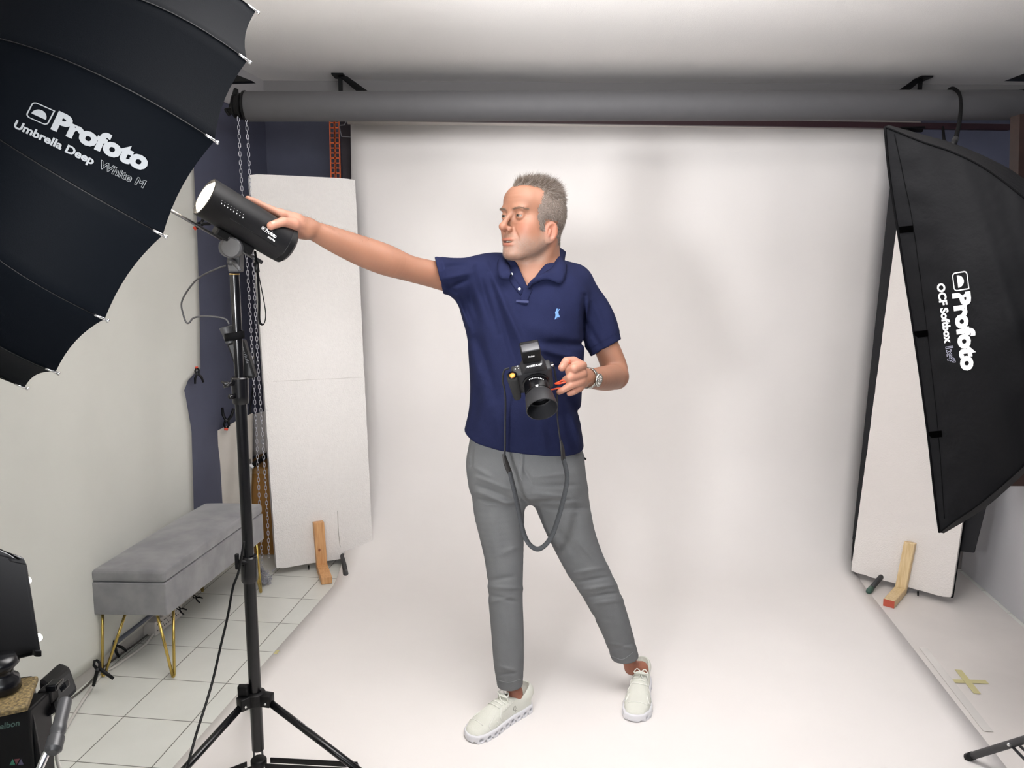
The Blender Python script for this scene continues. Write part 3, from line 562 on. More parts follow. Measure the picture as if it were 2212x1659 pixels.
# ------------------------------------------------------------------ flash head
AX = nrm(r_*1.069-u_*.637+f_*1.0)
FF = P(441, 424, 2.03); FL = .235; FR = .0515
fl_ = thing('flash_head', 'black battery flash glowing warm at its front on top of the light stand', 'studio flash', FF+AX*.15)
g = G(); lathe(g, FF, AX, [(.006, .046), (0, FR-.003), (.002, FR), (FL-.012, FR), (FL-.006, FR-.0015)], 56, cap=False); body = sharp(g.out('housing', mat('flash_black', (.006, .006, .007), .45, spec=.25), fl_))
g = G(); lathe(g, FF+AX*(FL-.008), AX, [(0, FR-.002), (.002, FR-.0005), (.016, FR-.001), (.024, FR-.010), (.026, FR-.016)], 56); sharp(g.out('rear_cap', M_blk, fl_))
g = G(); lathe(g, FF+AX*.010, -AX, [(0, FR-.006), (.004, FR-.0075), (.012, FR-.018), (.016, FR-.034), (.0175, .004)], 40); gl = g.out('front_glass', mat('glowing_glass', (.9, .85, .8), .3, emit=(1, .86, .66), estr=12), fl_)
lamp = area('flash_modelling_light', tuple(FF-AX*.022), tuple(FF-AX*1.0), .07, .07, 5, (1, .90, .78)); lamp.data.shape = 'DISK'; lamp.data.spread = math.radians(150)
pt = bpy.data.lights.new('flash_glow', 'POINT'); pt.energy = .6; pt.color = (1, .87, .7); pt.shadow_soft_size = .03; po = bpy.data.objects.new('flash_glow', pt); COL.objects.link(po); po.location = tuple(FF-AX*.035)
FT = bvh(body)
g = G(); V_, F_ = text2d('Profoto', .03); decal(g, V_, F_, (572, 500), (23, 15), (4.5, -7), FT, .0008); V_, F_ = text2d('B10X Plus', .02); decal(g, V_, F_, (578, 513), (15, 9.5), (2.0, -3.4), FT, .0008)
L2, F2 = logo2d(); decal(g, L2, F2, (564, 494), (6, 4), (3.5, -6), FT, .0008); g.out('printed_logo', M_whitep, body, smooth=False, label='white lettering')
g = G()
for i in range(8):
    for (dy, r) in ((0, .7), (7.5, 1.6)):
        x, y = 479.5+6.6*i, 433+4.3*i+dy*.9; V_ = [(math.cos(a)*1., math.sin(a)*1., 0) for a in np.linspace(0, 2*math.pi, 9)[:-1]]
        decal(g, V_, [tuple(range(8))], (x-1.0*(dy > 0), y), (r*.62, 0), (0, r), FT, .0008)
g.out('indicator_dots', mat('indicator_led', (.8, .8, .8), .4, emit=(1, 1, 1), estr=.8), body, smooth=False)
def onflash(s, ang, rr):       # point on the housing: s along axis, ang around, rr radius
    a_, b_, d_ = frame(AX); return FF+AX*s+(a_*math.cos(ang)+b_*math.sin(ang))*rr
# groove line along the body
g = G(); pts = []
for t in np.linspace(0, 1, 20):
    h = FT.ray_cast(Vector(CAM), Vector(nrm(ray(497+(597-497)*t, 472+(533-472)*t)))); pts.append(np.array(h[0]) if h[0] else P(550, 500, 2))
tube(g, pts, .0008, 4); g.out('body_seam', M_blkg, body)
# side mounting block, swivel, umbrella clamp
dn = nrm(-u_*1.0-r_*.55-AX*((-u_-r_*.55)@AX))           # direction from the axis towards the mount
c_m = FF+AX*.115+dn*(FR+.008)
g = G(); sd = np.cross(AX, dn); box(g, c_m, .105, .022, .045, ax=(AX, dn, sd), bev=.004); mb = g.out('mounting_rail', M_blk, fl_, smooth=False)
g = G(); box(g, c_m+sd*.0225*(1 if (sd@f_) < 0 else -1)+AX*.0, .04, .006, .004, ax=(AX, dn, sd), bev=.001); g.out('rail_lever', M_grey, mb, smooth=False)
piv = P(508, 535, 2.09); g = G(); lathe(g, piv+[0, -.012, 0], (0, -1, 0), [(0, .0265), (.018, .0265), (.022, .023), (.022, .012)], 32); o = g.out('tilt_knob', mat('tilt_grey', (.045, .045, .048), .5), fl_); sharp(o)
g = G(); lathe(g, piv+[-.014, .02, 0], (0, -1, 0), [(0, .026), (.03, .026)], 28); o = g.out('tilt_disc', mat('tilt_grey', (.045, .045, .048), .5), fl_); sharp(o)
g = G(); slab(g, [P(489, 545, 2.095), P(517, 545, 2.095), P(517, 588, 2.095), P(492, 588, 2.095)], (0, .04, 0), .004); nk = g.out('stand_socket', mat('tilt_grey', (.045, .045, .048), .5), fl_, smooth=False)
g = G(); tube(g, [P(505, 567, 2.070), P(512, 575, 2.055), P(520, 585, 2.050)], [.006, .005, .004], 10); lathe(g, P(503, 566, 2.090), (0, -1, 0), [(0, .009), (.02, .009)], 16); g.out('locking_lever', M_grey, nk)
# ------------------------------------------------------------------ umbrella
S0 = P(566, 567, 2.15); lo, hi = .0, 1.0
C0 = S0-AX*.372; UR, UD = .525, .47
um = thing('umbrella', 'large deep black photographic umbrella mounted on the flash at upper left', 'photo umbrella', C0)
vray = nrm(C0-CAM); e1 = nrm(np.cross(AX, vray)); e1 = e1 if e1@u_ > 0 else -e1; e2 = np.cross(e1, AX); e2 = e2 if e2@vray < 0 else -e2   # e1 to upper tip, e2 to the camera side
NR = 16; PH = .484-2*math.pi/16*2
def upt(phi, t, off=0.):
    k = (phi-PH)/(2*math.pi/NR); s = 2*(k-math.floor(k))-1; sag = (1-s*s)
    rr = (UR+off)*math.sin(min(t, 1.0)*math.pi/2)**.92; dz = (UD+off)*math.cos(t*math.pi/2)**.85 if t < 1 else 0
    rr *= 1-(1-math.cos(math.pi/NR)*.985)*sag*min(1, t*1.6); dz += .020*sag*max(0, t-.5)*2*UD
    return C0-AX*dz+(e1*math.cos(phi)+e2*math.sin(phi))*rr
nph, nt_ = NR*8, 36
def canopy(off, name, m, par, **k):
    V = [upt(PH+2*math.pi*i/nph, j/nt_, off) for j in range(1, nt_+1) for i in range(nph)]; V.append(upt(0, 0.0, off))
    F = [(j*nph+i, j*nph+(i+1) % nph, (j+1)*nph+(i+1) % nph, (j+1)*nph+i) for j in range(nt_-1) for i in range(nph)]+[(i, (i+1) % nph, len(V)-1) for i in range(nph)]
    return obj(name, V, F, m, par, **k)
M_umb = mat('umbrella_black', (.0022, .0030, .0045), .6, spec=.035, bump=.06, bscale=500)
can = canopy(0, 'canopy', M_umb, um); CT = bvh(can)
canopy(-.006, 'reflective_lining', mat('umbrella_white', (.85, .85, .84), .6), um)
for k in range(NR):
    ph = PH+2*math.pi*k/NR; g = G(); tube(g, [upt(ph, t, -.008) for t in np.linspace(.02, 1, 18)], .0022, 6); rb = g.out('rib', M_grey, um)
    g = G(); q = upt(ph, 1.0, .001); q0 = upt(ph, .985, .001); tube(g, [q0, q+nrm(q-q0)*.006], .0028, 8); tube(g, [q+nrm(q-q0)*.004, q+nrm(q-q0)*.008], .004, 8); g.out('rib_tip', M_chr, rb)
    g = G(); tube(g, [upt(ph, t, .0012) for t in np.linspace(.05, .995, 24)], .0012, 4); g.out('seam', M_blk, can)
    g = G(); tube(g, [C0-AX*(UD*.62), upt(ph, .62, -.012)], .0018, 5); g.out('stretcher', M_grey, um)
g = G(); tube(g, [S0+AX*.0, C0-AX*(UD+.06)], .0042, 12); g.out('shaft', mat('shaft_steel', (.28, .28, .29), .3, .9), um); g = G(); tube(g, [S0-AX*.03, S0+AX*.0], .0052, 10); g.out('shaft_end', M_grey, um)
g = G(); lathe(g, C0-AX*(UD*.60), -AX, [(0, .014), (.04, .014)], 16); g.out('runner', M_blk, um)
M_up = mat('umbrella_print', (.24, .25, .26), .6, spec=.1)
g = G(); ux = np.array([316-120, 366-262.]); ulen = np.linalg.norm(ux); e = ux/ulen; pe = np.array([e[1], -e[0]])
V_, F_ = text2d('Profoto', .055); V_ = np.array(V_); decal(g, V_, F_, (110, 276), (203, 93.5), (16.5, -35), CT, .003)
L2, F2 = logo2d(); decal(g, L2, F2, (54, 251), (48, 21.5), (17.5, -33), CT, .003)
V_, F_ = text2d('Umbrella Deep', .035); decal(g, V_, F_, (28, 274), (172, 82), (7.5, -15), CT, .003); g.out('printed_lettering', M_up, can, smooth=False, label='grey printed maker name and umbrella type')
g = G(); V_, F_ = text2d('White M', .02, .022); decal(g, V_, F_, (210.5, 360), (99, 46), (7.5, -14.5), CT, .003); g.out('outlined_lettering', M_up, can, smooth=False, label='outlined grey lettering')
# rim stitching between two tips is part of the canopy cloth
# strap loop, accessory pack, cables
g = G(); pts = spline([P(551, 543, 2.140), P(553, 560, 2.130), P(555, 578, 2.120), P(557, 600, 2.120), P(560, 650, 2.120), P(560, 690, 2.120), P(565, 701, 2.120), P(571, 698, 2.115), P(574, 680, 2.110), P(570, 650, 2.100), P(562, 610, 2.110), P(557, 585, 2.120)], 6); tube(g, pts, .0032, 8, flat=.4)
ws = g.out('wrist_strap', M_blkf, label='black wrist strap loop hanging from the rear of the flash head', cat='strap'); g = G(); tube(g, [P(553.5, 567, 2.120), P(556, 588, 2.115)], .0065, 8); g.out('strap_slider', M_blk, ws)
pk = thing('power_pack', 'slim black accessory pack strapped diagonally to the light stand pole', 'power pack', P(520, 760, 2.090))
g = G(); slab(g, [P(489, 743, 2.145), P(525, 734, 2.155), P(551, 816, 2.155), P(516, 822, 2.145)], (0, .03, 0), .005); cs = g.out('pack_case', M_blk, pk, smooth=False)
g = G(); pA, pB = P(491, 724, 2.125), P(491, 705, 2.125); lathe(g, P(499, 740, 2.135), nrm(P(488, 706, 2.135)-P(499, 740, 2.135)), [(0, .0135), (.03, .016), (.043, .018), (.045, .015)], 20); sharp(g.out('plug_cap', M_grey, pk))
g = G(); 
Vb, Fb = grid(lambda u, v: ax_(0)*[1, 1, 0]+np.array([math.cos(2*math.pi*u)*.026-.008, math.sin(2*math.pi*u)*.022, P(505, 726, YS)[2]+v*.021-.010+.004*math.cos(2*math.pi*u)]), 24, 2); g.add(Vb, Fb); o = g.out('velcro_band', M_blkf, pk); m_ = o.modifiers.new('s', 'SOLIDIFY'); m_.thickness = .003
T = bvh(cs); g = G(); V_, F_ = text2d('Profoto', .03); decal(g, V_, F_, (521, 741), (5.5, 19), (2.2, -.7), T, .0006)
for i in range(7): decal(g, np.array([(0, 0, 0), (1, 0, 0), (1, 1, 0), (0, 1, 0)]), [(0, 1, 2, 3)], (525+1.2*i, 762+3.6*i), (4+(i % 3), -1), (.2, .9), T, .0006)
g.out('pack_print', M_up, cs, smooth=False, label='pale fine print')
g = G(); pts = spline([P(489, 574, 2.100), P(470, 580, 2.100), P(430, 600, 2.100), P(405, 628, 2.100), P(392, 655, 2.100), P(396, 680, 2.100), P(402, 696, 2.100), P(409, 697, 2.100), P(418, 687, 2.100), P(440, 683, 2.100), P(470, 685, 2.100), P(488, 690, 2.100), P(495, 700, 2.100)], 8); tube(g, pts, .0024, 8)
g.out('sync_cable', M_grey, label='thin grey cable looping from the stand head to the accessory pack', cat='cable')
g = G(); pts = spline([P(527, 1170, 2.070), P(521, 1205, 2.070), P(514, 1240, 2.070), P(503, 1270, 2.070), P(492, 1330, 2.050), P(478, 1390, 2.020), P(462, 1460, 1.970), P(448, 1510, 1.920), P(432, 1560, 1.870), P(420, 1600, 1.820), P(404, 1662, 1.770), P(396, 1720, 1.770)], 8); tube(g, pts, .0034, 8)
g.out('power_cable', M_blk, label='black power cable hanging down from the light stand pole to the floor', cat='cable')
# ------------------------------------------------------------------ strip softbox
M_sb = mat('softbox_fabric', (.0085, .0085, .0095), .65, spec=.08, bump=.25, bscale=35)
sbx = thing('strip_softbox', 'tall narrow black strip softbox with white lettering hanging at the right', 'softbox', P(2060, 1150, 2.2))
def ysb(u): return 2.28-.30*u
def pspl(pts):
    q = spline([np.array([x, y, 0.]) for x, y in pts], 12); q = np.array(q); L = np.r_[0, np.cumsum(np.linalg.norm(np.diff(q, axis=0), axis=1))]; L /= L[-1]
    return lambda u: np.array([np.interp(u, L, q[:, 0]), np.interp(u, L, q[:, 1])])
Tn = pspl([(1911, 274), (1990, 306), (2060, 330), (2130, 366), (2212, 428), (2320, 520), (2400, 620)])
Bn = pspl([(2029, 1150), (2060, 1126), (2120, 1084), (2212, 1004), (2310, 900), (2400, 800)])
Tf = pspl([(1914, 270), (1990, 291), (2060, 311), (2150, 350), (2212, 388), (2330, 480), (2420, 600)])
Bf = pspl([(2033, 1152), (2080, 1125), (2130, 1092), (2212, 1020), (2320, 915), (2420, 810)])
Ln = pspl([(1911, 274), (1921, 380), (1949, 560), (1977, 740), (2002, 920), (2020, 1080), (2029, 1150)])
def near(u, v):
    a_, b_ = Tn(u), Bn(u); e = Ln(v); l0 = a_*(1-v)+b_*v; st_ = Tn(0)*(1-v)+Bn(0)*v; q = l0+(e-st_)*(1-u)**2
    Y = ysb(u)-.10*math.sin(math.pi*min(u*1.3, 1))*math.sin(math.pi*v)
    Y += .0035*math.sin(26*v+9*u)*math.sin(math.pi*v)*u**.5+.003*math.sin(9*v-30*u+2)*math.sin(math.pi*min(1, u*1.2))+.0015*math.sin(70*v+14*u)*math.exp(-((u-.09)/.05)**2)*2+.003*math.exp(-((u-.55-.35*(v-.6))/.045)**2)*1.5
    return P(q[0], q[1], Y)
def far(u, v):
    a_, b_ = Tf(u), Bf(u); l0 = a_*(1-v)+b_*v; return P(l0[0]+6*(1-u), l0[1], ysb(u)+.30-.1*u)
g = G(); Vn, Fn = grid(near, 60, 60); g.add(Vn, Fn); sbn = g.out('side_panel', M_sb, sbx); SBT = bvh(sbn)
g = G(); V_, F_ = grid(far, 24, 24); g.add(V_, F_); g.out('far_panel', M_sb, sbx)
g = G(); V_, F_ = grid(lambda u, v: near(u, 0)*(1-v)+far(u, 0)*v, 40, 4); g.add(V_, F_); g.out('top_panel', M_sb, sbx)
g = G(); V_, F_ = grid(lambda u, v: near(u, 1)*(1-v)+far(u, 1)*v, 40, 4); g.add(V_, F_); g.out('bottom_panel', M_sb, sbx)
g = G(); V_, F_ = grid(lambda u, v: near(0, v)*(1-u)*.97+far(0, v)*u+near(0, v)*.03*(1-u)*1.0, 4, 24); g.add(V_, F_); g.out('diffuser', mat('diffuser_cloth', (.8, .8, .8), .7), sbx)
pt_ = lambda f, u, v: f(u, v)
g = G(); tube(g, [near(0, v)-f_*.001 for v in np.linspace(0, 1, 40)], .0035, 6); g.out('rim_piping', M_blkf, sbx)
for v in (0, 1):
    g = G(); tube(g, [near(u, v)-f_*.001 for u in np.linspace(0, 1, 40)], .0026, 6); g.out('edge_piping', M_blkf, sbx)
g = G(); pts = []
for (x, y) in spline([np.array(p) for p in ((1932, 290), (1955, 400), (1974, 500), (2003, 720), (2026, 930), (2040, 1120))], 10):
    h = SBT.ray_cast(Vector(CAM), Vector(nrm(ray(x, y)))); 
    if h[0]: pts.append(np.array(h[0])-f_*.0006)
tube(g, pts, .0012, 4); g.out('flap_seam', M_blkf, sbn)
for (x, y) in ((1958, 494), (1990, 720), (2020, 937)):
    g = G(); Vq = [(i/4, j/2, 0) for j in range(3) for i in range(5)]; Fq = [(j*5+i, j*5+i+1, (j+1)*5+i+1, (j+1)*5+i) for j in range(2) for i in range(4)]
    decal(g, Vq, Fq, (x-15, y+10), (30, -3), (-1, -14), SBT, .003); g.out('velcro_tab', mat('velcro', (.0008, .0008, .0008), 1, spec=0), sbn, smooth=False)
M_sp = mat('softbox_print', (.88, .88, .88), .5)
g = G(); V_, F_ = text2d('Profoto', .055); decal(g, V_, F_, (2059, 634), (20, 168), (35, -5), SBT, .002); L2, F2 = logo2d(); decal(g, L2, F2, (2056, 590), (5, 40), (33, -5.5), SBT, .002)
V_, F_ = text2d('OCF Softbox', .04); decal(g, V_, F_, (2024, 613), (17.5, 129), (16, -2), SBT, .002); g.out('printed_lettering', M_sp, sbn, smooth=False, label='white printed maker name and softbox type')
g = G(); V_, F_ = text2d("1x4'", .02, .022); decal(g, V_, F_, (2043, 749), (5.5, 36), (15, -2), SBT, .002); g.out('outlined_lettering', mat('grey_lilac_print', (.4, .4, .5), .5), sbn, smooth=False, label='outlined lettering')
g = G(); lathe(g, P(2410, 710, 1.9), -f_*.3+r_, [(0, .09), (.03, .09), (.03, .06)], 32); g.out('speed_ring', M_grey, sbx)
g = G(); pts = spline([P(2048, 205, 3.72), P(2050, 194, 3.66), P(2060, 191, 3.6), P(2072, 202, 3.5), P(2076, 225, 3.3), P(2073, 260, 3.0), P(2068, 285, 2.75), P(2062, 310, 2.5)], 8); tube(g, pts, [.0075]*25+[.007]*(len(pts)-25), 8)
hc = g.out('safety_cable', M_blkf, label='black safety cable looped over the grey roll above the softbox', cat='cable'); g = G(); tube(g, [P(2064, 300, 2.55), P(2059, 313, 2.47)], .0095, 8); g.out('cable_clip', M_blk, hc)
g = G(); tube(g, spline([P(2037, 275, 3.9), P(2039, 300, 3.3), P(2044, 310, 2.6), P(2050, 316, 2.5)], 6), .006, 8); g.out('hanging_wire', M_blkf, label='second thin black cord hanging from the maroon bar behind the softbox top', cat='cord')
# stand leg bottom right
ls = thing('stand_leg_base', 'grey black stand leg with braces in the lower right corner', 'light stand', PZ(2092, 1634)); g = G(); a_, b_ = PZ(2093, 1635, .014), P(2330, 1562, 1.98); tube(g, [a_, b_], .0115, 14); lg = g.out('leg', M_grey, ls)
g = G(); d = nrm(b_-a_); tube(g, [a_-d*.014, a_-d*.008, a_+d*.02], [.006, .0125, .0125], 12); g.out('rubber_foot', M_blk, lg)
for (x0, y0, x1, y1, nm) in ((2182, 1608, 2300, 1730, 0), (2202, 1610, 2320, 1720, 1)):
    g = G(); tube(g, [P(x0, y0, 2.15), P(x1, y1, 1.95)], .006, 8, flat=.4); g.out('brace', M_grey, ls)
g = G(); lathe(g, P(2179, 1608, 2.13), -f_, [(0, .006), (.004, .005)], 12); g.out('bolt', M_chr, lg)
# ------------------------------------------------------------------ foreground tripod with black box, lower left
Y0 = 1.05
dv = thing('black_monitor_box', 'boxy black device with two small round lights at the lower left frame edge', 'lighting device', P(20, 1440, Y0)); g = G()
slab(g, [P(-70, 1150, Y0), P(58, 1212, Y0), P(90, 1412, Y0), P(-60, 1450, Y0)], (-.075, .09, -.04), .006); bd = g.out('case', M_blk, dv, smooth=False)
g = G(); slab(g, [P(-60, 1160, Y0-.01), P(20, 1196, Y0-.01), P(44, 1212, Y0-.01), P(-60, 1185, Y0-.01)], (-.03, .02, -.004), .002); slab(g, [P(22, 1194, Y0-.004), P(52, 1205, Y0-.004), P(60, 1222, Y0-.004), P(24, 1214, Y0-.004)], (-.03, .02, -.002), .002); g.out('top_rail', M_blk, dv, smooth=False)
g = G(); slab(g, [P(74, 1404, Y0-.004), P(91, 1404, Y0-.004), P(91, 1420, Y0-.004), P(76, 1420, Y0-.004)], (-.04, .03, 0), .002); g.out('corner_guard', M_blk, dv, smooth=False)
for (x, y) in ((60, 1254), (84, 1377)):
    g = G(); lathe(g, P(x-3, y, Y0+.03), r_, [(0, .0062), (.003, .0062), (.0065, .003)], 16, squash=.6); g.out('status_light', mat('led_lens', (.9, .9, .9), .3, emit=(1, 1, 1), estr=2.2), dv)
tp = thing('tripod_head', 'black tripod head with gold cork plate and chrome handle in the lower left corner', 'tripod', P(20, 1600, 1.0))
zp = P(60, 1522, .985)[2]+.014; g = G(); lathe(g, PZ(4, 1494, zp)+[0, 0, .0495], (0, 0, -1), [(0, .02), (.01, .024), (.018, .016), (.026, .016), (.03, .022), (.045, .024), (.05, .018)], 24); g.out('ball_mount', M_blkg, tp)
g = G(); slab(g, [PZ(-60, 1478, zp), PZ(83, 1458, zp), PZ(60, 1522, zp), PZ(-60, 1548, zp)], (0, 0, -.010), .003); g.out('camera_plate', mat('gold_cork', s2l('7E6B44'), .7, col2=s2l('40351F'), nscale=260), tp, smooth=False)
g = G(); slab(g, [P(-80, 1562, .99), P(72, 1540, .99), P(100, 1700, .99), P(-80, 1760, .99)], (-.06, .10, 0), .004); slab(g, [P(-80, 1552, .985), P(64, 1534, .985), P(80, 1780, .985), P(-80, 1790, .985)], (0, .05, 0), .003); hb = g.out('head_body', M_blk, tp, smooth=False); HT = bvh(hb)
g = G(); slab(g, [P(80, 1470, 1.08), P(104, 1484, 1.06), P(122, 1540, 1.02), P(88, 1560, 1.02)], (0, .06, 0), .006); box(g, P(104, 1500, 1.04), .02, .02, .02, bev=.003); g.out('pan_joint', M_blk, tp, smooth=False)
g = G(); slab(g, [P(126, 1486, 1.03), P(138, 1474, 1.03), P(143, 1488, 1.03), P(132, 1498, 1.03)], (0, .012, 0), .002); slab(g, [P(96, 1482, 1.03), P(122, 1480, 1.03), P(122, 1494, 1.03), P(98, 1498, 1.03)], (0, .02, 0), .002); g.out('quick_lever', M_blkg, tp, smooth=False)
g = G(); lathe(g, P(142, 1512, 1.0), nrm(P(122, 1592, .95)-P(142, 1512, 1.0)), [(0, .0075), (.004, .0085), (.038, .0085), (.042, .0095), (.05, .0095), (.052, .0085), (.056, .0085), (.058, .0105), (.075, .0105), (.08, .006)], 24); sharp(g.out('handle_grip', mat('handle_grey', (.06, .06, .063), .35, .2), tp))
g = G(); pts = spline([P(115, 1603, .96), P(100, 1628, .95), P(86, 1660, .94), P(70, 1700, .93)], 6); tube(g, pts, .0048, 14); g.out('handle_rod', M_chr, tp)
g = G(); V_, F_ = text2d('velbon', .02); decal(g, V_, F_, (-10, 1578), (52, -11), (.6, -13), HT, .001); g.out('printed_lettering', mat('velbon_green', s2l('3C524C'), .5), hb, smooth=False, label='green grey maker name')
for (a_, col) in ((0, '3C7A62'), (1, '6B3A40'), (2, '555068')):
    g = G(); x = 20+a_*9; tri = [(0, 0, 0), (1, 0, 0), (.5, 1, 0)] if a_ != 1 else [(0, 1, 0), (1, 1, 0), (.5, 0, 0)]; decal(g, tri, [(0, 1, 2)], (x, 1653), (13, -1.5), (1, -13), HT, .001); g.out('triangle_mark', mat('tri'+col, s2l(col), .5), hb, smooth=False)
g = G(); tube(g, spline([P(127, 1590, 1.15), P(122, 1630, 1.15), P(130, 1665, 1.15), P(140, 1700, 1.15)], 6), .003, 8); g.out('pale_cable', mat('white_cable', s2l('C9C6C0'), .45), label='pale cable hanging beside the chrome tripod handle', cat='cable')
# ------------------------------------------------------------------ signed-distance modelling of the man and his clothes
def projv(X):
    D = X-CAM; z = D@f_; return CW+FPX*(D@r_)/z, CH-FPX*(D@u_)/z
def smin(a, b, k):
    h = np.clip(.5+.5*(b-a)/k, 0, 1); return b+(a-b)*h-k*h*(1-h)
def smax(a, b, k): return -smin(-a, -b, k)
def rcone(X, a, b, ra, rb):
    a = np.asarray(a, float); b = np.asarray(b, float); ab = b-a; L2 = ab@ab+1e-12
    t = np.clip(((X-a)@ab)/L2, 0, 1); return np.linalg.norm(X-a-t[:, None]*ab, axis=1)-(ra+(rb-ra)*t)
def chain(X, pts, rs, k=.01):
    d = None
    for i in range(len(pts)-1):
        e = rcone(X, pts[i], pts[i+1], rs[i], rs[i+1]); d = e if d is None else (np.minimum(d, e) if k < .005 else smin(d, e, k))
    return d
def ell(X, c, A, r):
    L = (X-np.asarray(c, float))@np.array(A).T; r = np.array(r, float); k0 = np.linalg.norm(L/r, axis=1); k1 = np.linalg.norm(L/(r*r), axis=1)
    return k0*(k0-1)/np.maximum(k1, 1e-9)
I3 = np.eye(3)
def mesh_sdf(fn, lo, hi, h, B=8, pad=.014):
    lo = np.array(lo, float); n = np.ceil((np.array(hi)-lo)/(h*B)).astype(int)+1
    bi = np.stack(np.meshgrid(*[np.arange(k) for k in n], indexing='ij'), -1).reshape(-1, 3)
    c = lo+(bi+.5)*B*h; d = np.concatenate([fn(c[i:i+200000]) for i in range(0, len(c), 200000)])
    bi = bi[np.abs(d) < B*h*1.35+pad]
    loc = np.stack(np.meshgrid(*[np.arange(B+1)]*3, indexing='ij'), -1).reshape(-1, 3)
    cid = []; cp_ = []; quads = []; NG = (n*B+2).astype(np.int64); gid = lambda a: (a[..., 0]*NG[1]+a[..., 1])*NG[2]+a[..., 2]
    for s in range(0, len(bi), 400):
        b = bi[s:s+400]; gp = (b[:, None, :]*B+loc[None]); D = fn((lo+gp.reshape(-1, 3)*h)).reshape(len(b), B+1, B+1, B+1); sg = D < 0
        cnt = sum(sg[:, i:B+i, j:B+j, k:B+k].astype(np.int8) for i in (0, 1) for j in (0, 1) for k in (0, 1)); mix = (cnt > 0) & (cnt < 8)
        if not mix.any(): continue
        w_ = np.argwhere(mix); acc = np.zeros((len(w_), 3)); nn = np.zeros(len(w_)); q0, q1, q2, q3 = w_.T
        for ax in range(3):
            o = [i for i in range(3) if i != ax]
            for a in (0, 1):
                for b2 in (0, 1):
                    s0 = [0, 0, 0]; s0[o[0]] = a; s0[o[1]] = b2; s1 = list(s0); s1[ax] = 1
                    d0 = D[q0, q1+s0[0], q2+s0[1], q3+s0[2]]; d1 = D[q0, q1+s1[0], q2+s1[1], q3+s1[2]]; m = (d0 < 0) != (d1 < 0)
                    t = np.where(m, d0/np.where(m, d0-d1, 1), 0); p = np.tile(np.array(s0, float), (len(w_), 1)); p[:, ax] = t; acc += p*m[:, None]; nn += m
        cell = b[q0]*B+w_[:, 1:]; cid.append(gid(cell.astype(np.int64))); cp_.append(lo+(cell+acc/nn[:, None])*h)
        for ax in range(3):
            o = [i for i in range(3) if i != ax]; sl0 = [slice(0, B)]*3; sl1 = list(sl0); sl1[ax] = slice(1, B+1)
            A0 = sg[(slice(None),)+tuple(sl0)]; A1 = sg[(slice(None),)+tuple(sl1)]; e = np.argwhere(A0 != A1)
            if len(e) == 0: continue
            fl_ = A0[tuple(e.T)]; g0 = (b[e[:, 0]]*B+e[:, 1:]).astype(np.int64); u = np.zeros(3, np.int64); v = np.zeros(3, np.int64); u[o[0]] = 1; v[o[1]] = 1
            q = np.stack([gid(g0-u-v), gid(g0-v), gid(g0), gid(g0-u)], 1); flip = fl_ if ax != 1 else ~fl_
            q = np.where(flip[:, None], q, q[:, ::-1]); quads.append(q)
    cid = np.concatenate(cid); V = np.concatenate(cp_); Q = np.concatenate(quads); o = np.argsort(cid); cs = cid[o]; ix = np.searchsorted(cs, Q); ix = np.minimum(ix, len(cs)-1)
    ok = (cs[ix] == Q).all(1); return V, o[ix[ok]].astype(np.int32)
def dens(L, n=4):
    q = spline([np.array(a, float) for a in L], n); return [tuple(a) for a in q]
def near(X, c, r, fn, pad=.07):
    e = np.linalg.norm(X-np.asarray(c), axis=1)-r; m = e < pad; out = e.copy()
    if m.any(): out[m] = fn(X[m])
    return out
def nearcap(X, a, b, r, fn, pad=.06):
    e = rcone(X, a, b, r, r); m = e < pad; out = e.copy()
    if m.any(): out[m] = fn(X[m])
    return out
def pxr(r, Y): return r*Y*1.0/FPX
FG = 1.7
def polyfold(PX, PY, segs):
    d = np.zeros(len(PX))
    for (x0, y0, x1, y1, w_, h) in segs:
        ax, ay = x1-x0, y1-y0; L2 = ax*ax+ay*ay; h = h*FG; t = ((PX-x0)*ax+(PY-y0)*ay)/L2; tc = np.clip(t, 0, 1)
        dd = np.hypot(PX-x0-tc*ax, PY-y0-tc*ay); d += h*np.exp(-(dd/w_)**2)*(.35+.65*np.sin(np.pi*np.clip(tc, .02, .98)))
    return d
MOFF = np.array([0, .0, 0])
